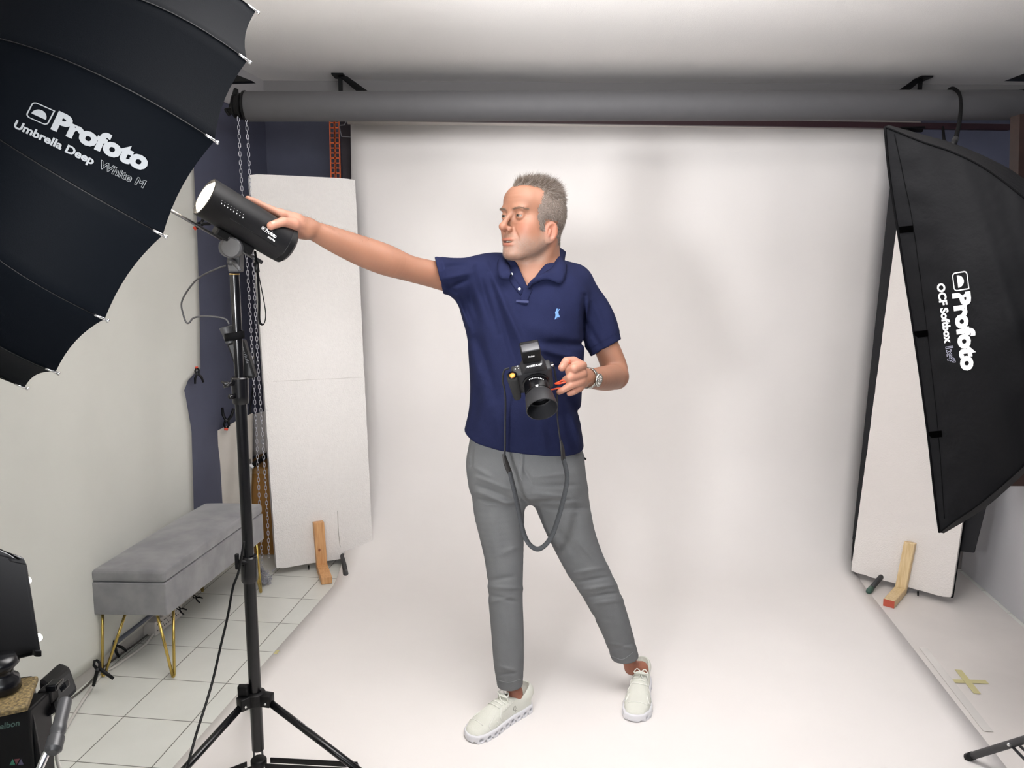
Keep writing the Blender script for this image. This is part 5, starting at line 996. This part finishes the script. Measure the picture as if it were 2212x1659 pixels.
dr2 = nrm3(Nrm[idx]*(.34+.22*topw)[:, None]+comb*(.95)+rng.normal(size=(NH, 3))*.20); fr = np.clip((lr[:, 0]-.02)/.06, 0, 1)*topw
dr2 = nrm3(dr2+fr[:, None]*(HU*.55+HF*.15)[None]); ln = (.006+.021*topw+.006*fr)*rng.uniform(.6, 1.15, NH)*np.clip(.4+hairline(lr)/.02, .35, 1)
pal = np.array([s2l(c) for c in ('8E837B', '6A5C53', '55483F', 'A39A92', '76675B', '7E7167')]); side = 1-topw; pick = rng.integers(0, 6, NH); hc = pal[pick]*(1+.12*side[:, None])
strands('hair', rt, dr2, ln, .00055, M_hair, per, .18, hc)
# skull cap of short hair under the strands
hsel = headm & ~ear; fsel = BF[hsel[BF].all(1)]; us, inv = np.unique(fsel, return_inverse=True); capV = BV[us]+Nrm[us]*((.0006+.0016*np.clip(hm[us]/.012, 0, 1)+.004*np.clip((L[us, 2]-.05)/.05, 0, 1)*np.clip(hm[us]/.02, 0, 1)))[:, None]
cpo = obj('hair_undercoat', capV, inv.reshape(-1, 4).astype(np.int32), mat('hair_base', s2l('6B5F57'), .8, noise=.25, nscale=240, bump=.5, bscale=400), per)
ssel = np.where((L[:, 2] < -.035) & (L[:, 2] > -.135) & (L[:, 0] > .0) & (np.linalg.norm(L, axis=1) < .17))[0]
ssel = ssel[(np.abs(L[ssel, 2]+.0768) > .012) | (La[ssel] > .028)]; pw = np.clip((-.050+.35*np.clip(.05-L[ssel, 0], 0, .06)-L[ssel, 2])/.03, 0, 1)*np.clip((L[ssel, 2]+.135)/.015, .0, 1)+1e-6; ib = rng.choice(ssel, 5200, p=pw/pw.sum()); strands('beard_stubble', BV[ib]+rng.normal(size=(5200, 3))*.0012, nrm3(Nrm[ib]*.8-HU[None]*.7+rng.normal(size=(5200, 3))*.25), rng.uniform(.0014, .0028, 5200), .00018, mat('stubble_hair', s2l('7D716A'), .6, noise=.3, nscale=900), per, .1, nseg=1)
# eyebrows and forearm hair
bsel = np.where((np.abs(L[:, 2]-(.0180+.0035*np.sin((La-.012)/.035*2.6))) < .0026) & (La > .012) & (La < .052) & (L[:, 0] > .055))[0]
if len(bsel):
    ib = rng.choice(bsel, 650); sgn = np.sign(L[ib, 1])[:, None]; strands('eyebrows', BV[ib], nrm3(Nrm[ib]*.35+HSd[None]*sgn*.8-HF[None]*.3+rng.normal(size=(650, 3))*.15), rng.uniform(.004, .008, 650), .00032, mat('brow_hair', s2l('6E5F52'), .6), per, .1)
PXb, PYb = projv(BV); asel = np.where((PXb > 650) & (PXb < 800) & (PYb < 560) & (PYb > 440) & (Nrm[:, 2] > .2))[0]
if len(asel):
    ib = rng.choice(asel, 700); strands('arm_hair', BV[ib], nrm3(Nrm[ib]*.6-r_[None]*.5+rng.normal(size=(700, 3))*.25), rng.uniform(.006, .013, 700), .00012, mat('arm_hair_brown', s2l('7A5F4C'), .6), per, .3)
# finger nails on the visible thumb and fingers
def nail(a, b, side, r, w_, ln_, par):
    d = nrm(b-a); n_ = nrm(side-d*(side@d)); s_ = np.cross(d, n_); V, F = grid(lambda u, v: b-d*ln_*.75+d*ln_*(v)*.95+s_*(u-.5)*w_*(1-.35*abs(v-.5))*.8+n_*(r+.0013-(abs(u-.5)*2)**2*w_*.16), 6, 6); g = G(); g.add(V, F); return g.out('fingernail', mat('nail', s2l('B5806E'), .3), par)
nail(thumb[2], thumb[3], -f_*.85+u_*.4, .0105, .013, .013, body_o)
nail(P(1223, 781, 2.328), P(1214, 794, 2.322), -r_*.3-f_*.9, .0112, .012, .012, body_o)
# ---- shirt
lo, hi = bbox([P(935, 540, 2.45), P(1215, 545, 2.8), P(1350, 780, 2.8), P(985, 1000, 2.42), P(1290, 1010, 2.85)], .04)
SV, SFc = mesh_sdf(shirt_sdf, lo, hi, .0032*FAST_PERSON)
M_shirt = mat('navy_pique', s2l('1A1E39'), .85, spec=.10, noise=.04, nscale=30, bump=.25, bscale=700)
shirt_o = obj('polo_shirt', SV, SFc, M_shirt, per); ST = bvh(shirt_o)
def onshirt(x, y, off=.001, T=None):
    d = Vector(nrm(ray(x, y))); h = (T or ST).ray_cast(Vector(CAM), d); q = np.array(h[0]) if h[0] is not None else np.array((T or ST).find_nearest(Vector(P(x, y, 2.5)))[0]); return q-np.array(d)*off
# collar: two folded leaves from the back of the neck to the V
def leaf(outer, inner, name='collar'):
    g = G(); n_ = len(outer); rows = []
    oi = spline(outer, 6); ii = spline(inner, 6); m_ = min(len(oi), len(ii)); V = []
    for i in range(m_):
        for k in range(7):
            t = k/6; p = ii[i]*(1-t)+oi[i]*t; p = p+np.array([0, 0, .010*math.sin(math.pi*t)])-f_*.006*math.sin(math.pi*t); V.append(p)
    F = [(i*7+k, i*7+k+1, (i+1)*7+k+1, (i+1)*7+k) for i in range(m_-1) for k in range(6)]; o = obj(name, V, F, M_shirt, shirt_o); s_ = o.modifiers.new('s', 'SOLIDIFY'); s_.thickness = .0035; s_.offset = 0; return o
leaf([P(1222, 545, 2.72), P(1219, 566, 2.64), P(1224, 574, 2.58), P(1222, 595, 2.535), P(1211, 612, 2.505), P(1180, 604, 2.495), P(1152, 614, 2.490), P(1143, 624, 2.487)],
     [P(1190, 540, 2.73), P(1196, 548, 2.66), P(1198, 560, 2.60), P(1194, 574, 2.565), P(1186, 583, 2.545), P(1170, 594, 2.52), P(1153, 606, 2.500), P(1141, 618, 2.488)])
leaf([P(1195, 541, 2.74), P(1150, 548, 2.76), P(1105, 552, 2.72), P(1080, 556, 2.61), P(1075, 578, 2.525), P(1080, 599, 2.492), P(1091, 603, 2.488), P(1100, 604, 2.488)],
     [P(1190, 538, 2.73), P(1150, 546, 2.745), P(1115, 552, 2.69), P(1098, 560, 2.61), P(1099, 568, 2.575), P(1101, 577, 2.540), P(1103, 586, 2.515), P(1105, 595, 2.498)])
# placket, buttons, hem stitching, emblem
g = G()
def ribbon(g, pts, w_, T, off=.0025, n_=4):
    pts = [np.array(p, float) for p in pts]; V = []
    for i, p in enumerate(pts):
        d = pts[min(i+1, len(pts)-1)]-pts[max(i-1, 0)]; d = d/np.hypot(*d); nn = np.array([-d[1], d[0]])
        for k in range(n_+1): q = p+nn*w_*(k/n_-.5); V.append(onshirt(q[0], q[1], off, T))
    F = [(i*(n_+1)+k, i*(n_+1)+k+1, (i+1)*(n_+1)+k+1, (i+1)*(n_+1)+k) for i in range(len(pts)-1) for k in range(n_)]; g.add(V, F)
ribbon(g, [(1104, 600), (1112, 612), (1121, 624), (1129, 634)], 12, None, .003); ribbon(g, [(1141, 622), (1137, 634), (1133, 645), (1130, 657)], 17, None, .004)
o = g.out('placket', M_shirt, shirt_o); s_ = o.modifiers.new('s', 'SOLIDIFY'); s_.thickness = .002
g = G(); ribbon(g, [(1142, 652), (1115, 650)], 5, None, .005); g.out('placket_stitch', mat('navy_light', s2l('252B50'), .8), shirt_o)
for (x, y) in ((1122, 624), (1105, 592)):
    g = G(); c = onshirt(x, y, .005); lathe(g, c, -f_, [(0, .0042), (.0015, .0045), (.002, .0035), (.0012, .0014)], 16); g.out('button', mat('button_pearl', s2l('C9CDD0'), .3), shirt_o)
E3 = [[(1199, 688), (1200, 680), (1199, 675), (1201, 671), (1204, 670), (1206, 674), (1207, 679), (1209, 683), (1208, 686), (1205, 684), (1203, 686), (1201, 690)], [(1202, 671), (1202, 667), (1204, 666), (1205, 669), (1204, 671)], [(1204, 673), (1208, 668), (1208.8, 668.6), (1205, 675)], [(1206, 667.5), (1209.5, 667.6), (1209, 669.5)], [(1205, 684), (1206, 688), (1204.5, 688)], [(1199.5, 684), (1198, 690), (1199.5, 690)]]
g = G()
for pl_ in E3: g.add([onshirt(x, y, .002) for x, y in pl_], [tuple(range(len(pl_)))])
g.out('chest_emblem', mat('emblem_blue', s2l('5A80B2'), .6), shirt_o, smooth=False, label='small light blue embroidered rider emblem')
# ---- trousers
lo, hi = bbox([P(995, 930, 2.45), P(1290, 940, 2.8), P(1060, 1500, 2.45), P(1385, 1460, 2.8)], .04)
TV, TF = mesh_sdf(pants_sdf, lo, hi, .0032*FAST_PERSON)
pants_o = obj('trousers', TV, TF, mat('grey_chino', s2l('676869'), .85, spec=.2, noise=.03, nscale=25, bump=.2, bscale=600), per); PT = bvh(pants_o)
M_st = mat('stitch_grey', s2l('78797B'), .8); g = G()
for pts in ([(1127, 978), (1122, 1000), (1122, 1024), (1128, 1040)], [(1077, 1470), (1100, 1474), (1128, 1466)], [(1322, 1418), (1345, 1424), (1368, 1409)]):
    q = spline([np.array(p, float) for p in pts], 8); tube(g, [onshirt(a[0], a[1], .0004, PT) for a in q], .0009, 4)
g.out('seam', M_st, pants_o)
g = G(); c = onshirt(1262, 989, .003, PT); tube(g, [c, c+[.006, 0, -.006]], .0035, 6); g.out('belt_tab', M_blk, pants_o)
# ---- shoes
M_shoe = mat('shoe_white', s2l('D6D6CC'), .75, bump=.25, bscale=500, noise=.02); M_sole = mat('sole_white', s2l('D9D8DC'), .5); M_ov = mat('shoe_overlay', s2l('E4E4DC'), .45); M_dk = mat('shoe_grey', s2l('8A8A80'), .7)
def shoe(H, T, label_side, tilt=0):
    d = nrm((T-H)*[1, 1, 0]); b = np.array([-d[1], d[0], 0]); b = b if b[0] > 0 else -b; Lg = .298; O = H*[1, 1, 0]-d*.012
    A_ = np.array([d, b, [0, 0, 1]]); W = lambda p: O+p[0]*d+p[1]*b+np.array([0, 0, p[2]])
    wa = np.array([0, .02, .06, .11, .16, .21, .25, .28, .298]); wl_ = np.array([.012, .031, .036, .034, .040, .048, .046, .033, .010]); cb = np.array([0, 0, 0, -.002, -.003, -.004, -.006, -.010, -.012])*(1 if label_side > 0 else -1)
    top = np.array([.062, .078, .082, .090, .086, .066, .054, .044, .032])
    def loc(X): return (X-O)@A_.T
    def plan(L, grow=0.):
        w_ = np.interp(L[:, 0], wa, wl_)+grow; c_ = np.interp(L[:, 0], wa, cb); e = np.abs(L[:, 1]-c_)-w_; ends = np.maximum(-L[:, 0]-grow+.004, L[:, 0]-Lg-grow+.006); return smax(e*.92, ends, .018)
    def upper(X):
        L = loc(X); p = plan(L, -.001); t = np.interp(L[:, 0], wa, top); c_ = np.interp(L[:, 0], wa, cb); w_ = np.interp(L[:, 0], wa, wl_)
        v = np.clip((L[:, 2]-.02)/np.maximum(t-.02, .01), 0, 1.4); side = np.abs(L[:, 1]-c_)-w_*np.sqrt(np.clip(1-(v*.93)**2.4, .0, 1))*.99-.001
        dd = smax(p, side, .010); dd = smax(dd, L[:, 2]-t, .014); dd = smax(dd, .020-L[:, 2], .003)
        col_ = ell(L, (.048, 0, .082), I3, (.055, .033, .022)); dd = smin(dd, smax(ell(L, (.030, 0, .070), I3, (.036, .034, .038)), .06-L[:, 2], .01), .015)
        hole = ell(L-np.array([0, 0, 0]), (.062, 0, .105), I3, (.050, .0265, .050)); dd = smax(dd, -hole, .006)
        tg = ell(L, (.120, 0, .088), np.array([[.82, 0, .57], [0, 1, 0], [-.57, 0, .82]]), (.032, .022, .006)); dd = smin(dd, tg, .004); return dd
    def sole(X):
        L = loc(X); p = plan(L, .0035); rock = .010*np.clip((L[:, 0]-.22)/.08, 0, 1)**2+.006*np.clip((.03-L[:, 0])/.03, 0, 1)**2; dd = smax(p, L[:, 2]-.032, .006); dd = smax(dd, rock-L[:, 2], .004)
        for i in range(9):
            a = .030+i*.030; hr = np.hypot((L[:, 0]-a)/.0075, (L[:, 2]-.0165)/.0055); hole = (hr-1)*.005; depth = .0075-(plan(L, .0035)+.0)*-1; hole = np.maximum(hole, -plan(L, .0035)-.010); dd = smax(dd, -hole, .0015)
            n_ = np.abs(L[:, 0]-(a+.015))-.0028; nt_2 = np.maximum(n_, L[:, 2]-.013); nt_2 = np.maximum(nt_2, -plan(L, .0035)-.014); dd = smax(dd, -nt_2, .002)
        return dd
    root_lo, root_hi = bbox([W((0, -.05, 0)), W((.3, .05, .11)), W((0, .05, 0)), W((.3, -.05, 0))], .02)
    V_, F_ = mesh_sdf(upper, root_lo, root_hi, .0022*FAST_PERSON, pad=.035); so = obj('shoe', V_, F_, M_shoe, per, label=('white running shoe pointing forward left' if label_side < 0 else 'white running shoe seen from the front')); UT = bvh(so)
    V_, F_ = mesh_sdf(sole, root_lo, root_hi, .0020*FAST_PERSON, pad=.03); obj('sole', V_, F_, M_sole, so)
    def top_pt(a, bb, off=.0015):
        h = UT.ray_cast(Vector(W((a, bb, .25))), Vector((0, 0, -1))); q = np.array(h[0]) if h[0] is not None else W((a, bb, .06)); return q+np.array([0, 0, off])
    g = G()
    for a in (.128, .142, .156, .170): tube(g, [top_pt(a+.004*math.sin(t*3.1), bb) for t, bb in zip(np.linspace(0, 1, 9), np.linspace(-.026, .026, 9))], .0024, 6, flat=.5)
    q0 = top_pt(.122, 0); 
    for s in (-1, 1): tube(g, spline([q0, q0+b*.014*s+[0, 0, .008]-d*.004, q0+b*.024*s+[0, 0, .002]+d*.010, q0+b*.014*s+[0, 0, .004]+d*.016], 5), .0018, 6)
    g.out('laces', M_ov, so)
    g = G()
    def side_pt(a, z, s, off=.0012):
        h = UT.ray_cast(Vector(W((a, .12*s, z))), Vector(-b*s)); q = np.array(h[0]) if h[0] is not None else W((a, .04*s, z)); return q+b*s*off
    for s in (-1, 1):
        for pts in ([(.165, .078), (.178, .055), (.170, .036)], [(.205, .062), (.232, .048), (.225, .034)], [(.205, .062), (.195, .045), (.205, .034)]):
            qs = spline([side_pt(a, z, s) for a, z in pts], 6); tube(g, qs, .0022, 6, flat=.5)
        qs = [side_pt(a, .068+.010*math.sin(a*20), s) for a in np.linspace(.09, .16, 10)]; tube(g, qs, .0012, 5)
    tube(g, [top_pt(.248, bb, .0008) for bb in np.linspace(-.036, .030, 12)], .0018, 6, flat=.6); g.out('overlay', M_ov, so)
    g = G(); s = 1 if label_side < 0 else -1; c = side_pt(.105, .052, s); 
    for pts in () if label_side > 0 else ([(.112, .050), (.108, .060), (.101, .060), (.099, .051), (.105, .047), (.112, .050)], [(.105, .047), (.103, .038)], [(.106, .047), (.095, .042)]): tube(g, [side_pt(a, z, s, .001) for a, z in pts], .0007, 4)
    c = top_pt(.112, 0)
    if g.v: g.out('shoe_mark', M_dk, so)
    g = G(); c0 = (.118, .0); 
    for pts in ([(.118, -.004), (.114, -.004), (.112, 0), (.114, .004), (.118, .004)], [(.118, -.004), (.122, -.005)], [(.118, .004), (.122, .005)]): tube(g, [top_pt(a, z, .0008) for a, z in pts], .0007, 4)
    g.out('tongue_mark', M_dk, so)
    return so
shoe(HL_, TL_, -1); shoe(HR_, TR_, 1)
# ---- wrist watch
wfp = [P(a, b, c) for a, b, c, _ in wfore]; wc = wfp[3]*.75+wfp[4]*.25; wd = nrm(wfp[4]-wfp[2]); wa_, wb_, _ = frame(wd); WRr = pxr(21, 2.40)*.97+.0030
wt = None; g = G(); nk_ = 44
for k in range(nk_):
    a = 2*math.pi*k/nk_; rd = wa_*math.cos(a)+wb_*math.sin(a); tn = np.cross(wd, rd); box(g, wc+rd*WRr, .0165, .0036*1.0, .0030, ax=(wd, tn, rd), bev=.0006)
    
wt = g.out('wristwatch', mat('watch_steel', s2l('B5B5AE'), .25, 1.), per); wt['label'] = 'steel wristwatch with black dial'
fd = nrm(-f_*.80+r_*.62-u_*.15); fd = nrm(fd-wd*(fd@wd)); fc_ = wc+fd*(WRr+.001)
g = G(); lathe(g, fc_, fd, [(0, .0185), (.004, .0205), (.007, .0205), (.009, .0185), (.0085, .0160)], 36); wcase = g.out('watch_case', mat('watch_steel', s2l('B5B5AE'), .25, 1.), wt); g = G(); lathe(g, fc_+fd*.0078, fd, [(0, .0168), (.0006, .0166)], 28); g.out('watch_dial', mat('watch_black', (.01, .01, .012), .15), wt)
g = G(); ua, ub, _ = frame(fd)
for k in range(12): a = 2*math.pi*k/12; lathe(g, fc_+fd*.0084+(ua*math.cos(a)+ub*math.sin(a))*.0118, fd, [(0, .0014), (.0005, .0013)], 8)
tube(g, [fc_+fd*.009, fc_+fd*.009+ua*.008], .0006, 4); tube(g, [fc_+fd*.009, fc_+fd*.009+ub*.011], .0005, 4); g.out('watch_marks', M_whitep, wt)
# ------------------------------------------------------------------ camera held in front of the belly
YC_ = 2.335
CU = nrm(P(1146, 768, YC_)-P(1160, 845, YC_)); tiltf = nrm(-f_*.80-u_*.60+r_*.08)
CFw = nrm(P(1168, 878, YC_-.085)-P(1152, 812, YC_+.01)); CR_ = nrm(np.cross(CFw, CU)); CR_ = CR_ if CR_@r_ > 0 else -CR_; CU = np.cross(CR_, CFw); CU = CU if CU[2] > 0 else -CU
cc = P(1146, 815, YC_+.015); ax3 = (CR_, CFw, CU)
cm = thing('camera', 'black medium format camera with large lens hood hanging in front of the navy shirt', 'camera', cc)
M_cam = mat('camera_black', (.016, .016, .018), .5, spec=.4)
def C(r, f, u): return cc+CR_*r+CFw*f+CU*u
g = G(); box(g, C(.006, 0, .0), .118, .042, .088, ax=ax3, bev=.007); bd_ = g.out('camera_body', M_cam, cm)
g = G(); slab(g, [C(-.072, .004, .046), C(-.040, .004, .046), C(-.036, .004, -.052), C(-.060, .004, -.058)], CFw*.034, .010); gr_ = g.out('hand_grip', mat('grip_rubber', (.012, .012, .012), .75, bump=.4, bscale=900), cm)
g = G(); slab(g, [C(-.028, -.02, .044), C(.052, -.02, .044), C(.040, -.02, .075), C(-.012, -.02, .075)], CFw*.046, .005); pr2 = g.out('viewfinder_hump', M_cam, cm)
g = G(); box(g, C(.010, -.004, .104), .056, .044, .050, ax=ax3, bev=.004); box(g, C(.010, -.004, .0785), .03, .03, .006, ax=ax3); trg = g.out('flash_trigger', M_blk, cm)
g = G(); box(g, C(.010, .004, .130), .052, .030, .006, ax=ax3, bev=.002); g.out('trigger_display', mat('trigger_glossy', (.05, .05, .055), .12), trg)
g = G(); lathe(g, C(-.054, .026, .049), CU, [(0, .0085), (.004, .0085), (.005, .007)], 20); g.out('shutter_button', mat('shutter_orange', s2l('E08A2E'), .3), gr_)
g = G(); lathe(g, C(-.054, .020, .044), CU, [(0, .014), (.004, .014)], 24); g.out('grip_dial', M_blkg, gr_)
# lens
g = G(); l0 = C(.012, .018, -.004); lathe(g, l0, CFw, [(0, .040), (.008, .041), (.010, .037), (.030, .037), (.031, .039), (.050, .039), (.051, .0375), (.062, .0375)], 48); ln_ = sharp(g.out('lens', M_blkg, cm))
g = G(); lathe(g, l0+CFw*.058, CFw, [(0, .040), (.004, .042), (.052, .047), (.0525, .0445), (.008, .038), (.006, .034)], 48, cap=False); sharp(g.out('lens_hood', M_cam, ln_))
g = G(); lathe(g, l0+CFw*.060, CFw, [(0, .036), (.002, .030), (.004, .0302), (.001, .024), (.003, .0235)], 40); g.out('lens_barrel_ring', M_blkg, ln_); g = G(); lathe(g, l0+CFw*.062, CFw, [(0, .023), (.004, .016), (.006, .004)], 32); g.out('front_element', mat('coated_glass', (.015, .012, .02), .03, spec=1.0), ln_)
LT = bvh(ln_); HT2 = bvh(pr2); TT = bvh(trg)
g = G(); V_, F_ = text2d('HASSELBLAD', .03); decal(g, V_, F_, (1138, 794.5), (32, -6), (.6, 4.2*-1), HT2, .0012); g.out('maker_name', M_whitep, pr2, smooth=False)
g = G(); V_, F_ = text2d('Profoto', .03); decal(g, V_, F_, (1141, 773), (13.5, -2.6), (.4, -3.6), TT, .0012); g.out('maker_name', M_whitep, trg, smooth=False)
g = G(); V_, F_ = text2d('90', .03); decal(g, V_, F_, (1156, 836), (6.5, -.8), (.8, -4.8), LT, .0012)
for i in range(10): decal(g, np.array([(0, 0, 0), (1, 0, 0), (1, 1, 0), (0, 1, 0)]), [(0, 1, 2, 3)], (1143+i*3.3, 821-4*math.sin(i/9*3.1)), (1.6, 0), (0, -2.2), LT, .0012)
for i in range(14): decal(g, np.array([(0, 0, 0), (1, 0, 0), (1, 1, 0), (0, 1, 0)]), [(0, 1, 2, 3)], (1150+i*1.4, 847.5-1.6*math.sin(i/13*3.1)), (1.0, -.15), (0, -1.0), LT, .0012)
g.out('lens_markings', M_whitep, ln_, smooth=False)
g = G(); BT = bvh(bd_)
for (x, y, r) in ((1113, 797, 1.2), (1120, 796, .9), (1114.5, 790, 1.5), (1118, 791, 1.5)): decal(g, [(math.cos(a), math.sin(a), 0) for a in np.linspace(0, 2*math.pi, 7)[:-1]], [tuple(range(6))], (x, y), (r, 0), (0, r), BT, .0012)
g.out('body_marks', M_whitep, bd_, smooth=False)
for sx in (-1, 1):
    g = G(); q = C(.006+.064*sx, 0, .034); tube(g, [q-CR_*.006*sx, q+CR_*.004*sx], .004, 8); g.out('strap_lug', M_chr, bd_)
# strap: thin webbing, leather tabs, wide grey band
sp_ = thing('camera_strap', 'long grey camera strap hanging in a loop from the camera in front of the trousers', 'camera strap', P(1160, 1185, 2.36))
def band(pts, w_, name, m, par, Ys, tw=0, th=.0018):
    q = spline([P(x, y, Y) for (x, y), Y in zip(pts, Ys)], 8); V = []; ws = w_ if hasattr(w_, '__len__') else [w_]*len(q); ws = np.interp(np.linspace(0, 1, len(q)), np.linspace(0, 1, len(ws)), ws)
    for i, p in enumerate(q):
        d = nrm(q[min(i+1, len(q)-1)]-q[max(i-1, 0)]); s = nrm(np.cross(d, f_)); s = s if s[0] > 0 or abs(s[0]) < .3 else -s
        if i and np.dot(s, last) < 0: s = -s
        last = s; s2 = nrm(s*.8+f_*.6*(1 if tw >= 0 else -1)); V += [p-s2*ws[i]/2, p+s2*ws[i]/2]
    F = [(2*i, 2*i+1, 2*i+3, 2*i+2) for i in range(len(q)-1)]; o = obj(name, V, F, m, par); k = o.modifiers.new('s', 'SOLIDIFY'); k.thickness = th; k.offset = 0; return o
M_lea = mat('strap_leather', (.018, .016, .015), .4); M_web = mat('strap_webbing', (.015, .015, .017), .7); M_bnd = mat('strap_grey', s2l('3A3C3F'), .85, noise=.15, nscale=300, stretch=(1, 1, 1))
band([(1100, 795), (1089, 801), (1086, 822), (1090, 842), (1092, 870), (1091, 920), (1091, 960), (1090, 985)], .006, 'webbing', M_web, sp_, [2.335, 2.34, 2.36, 2.38, 2.41, 2.425, 2.43, 2.43])
band([(1088, 980), (1093, 1000), (1101, 1021)], [.010, .018, .018], 'leather_tab', M_lea, sp_, [2.43, 2.43, 2.43], th=.003)
band([(1204, 870), (1204, 900), (1208, 935), (1211, 955)], .005, 'webbing', M_web, sp_, [2.40, 2.42, 2.43, 2.43])
band([(1211, 952), (1215, 972), (1217, 994)], [.008, .016, .016], 'leather_tab', M_lea, sp_, [2.43, 2.43, 2.43], th=.003)
band([(1101, 1019), (1111, 1060), (1121, 1105), (1131, 1150), (1143, 1175), (1160, 1186), (1177, 1178), (1193, 1155), (1207, 1115), (1219, 1070), (1225, 1035), (1222, 1010), (1217, 992)], .0165, 'neck_band', M_bnd, sp_, [2.43, 2.425, 2.42, 2.41, 2.40, 2.395, 2.40, 2.41, 2.42, 2.425, 2.43, 2.43, 2.43])
band([(1192, 782), (1198, 800), (1202, 830), (1204, 872)], .006, 'webbing', M_web, sp_, [2.33, 2.35, 2.38, 2.40])
tw_ = thing('camera_tether', 'orange red looped cord running from the camera to the fist', 'cord', P(1210, 835, 2.33))
M_te = mat('tether_red', s2l('B8401F'), .5)
g = G(); tube(g, spline([P(1199, 829, 2.33), P(1206, 826, 2.325), P(1214, 822, 2.32), P(1219, 821, 2.318), P(1223, 825, 2.315)], 6), .0028, 8); tube(g, spline([P(1200, 829, 2.33), P(1207, 829, 2.32), P(1215, 827, 2.315), P(1222, 826, 2.315)], 6), .0026, 8); g.out('loop', M_te, tw_)
g = G(); tube(g, spline([P(1190, 842, 2.33), P(1200, 840, 2.325), P(1208, 838.5, 2.32), P(1214, 839, 2.315)], 6), .0024, 8); g.out('lower_cord', M_te, tw_); g = G(); tube(g, [P(1228.5, 787, 2.315), P(1228, 779, 2.32), P(1231, 778, 2.32), P(1232, 786, 2.315)], .0022, 8); g.out('cord_end', mat('tether_brown', s2l('9A4A32'), .4), tw_)
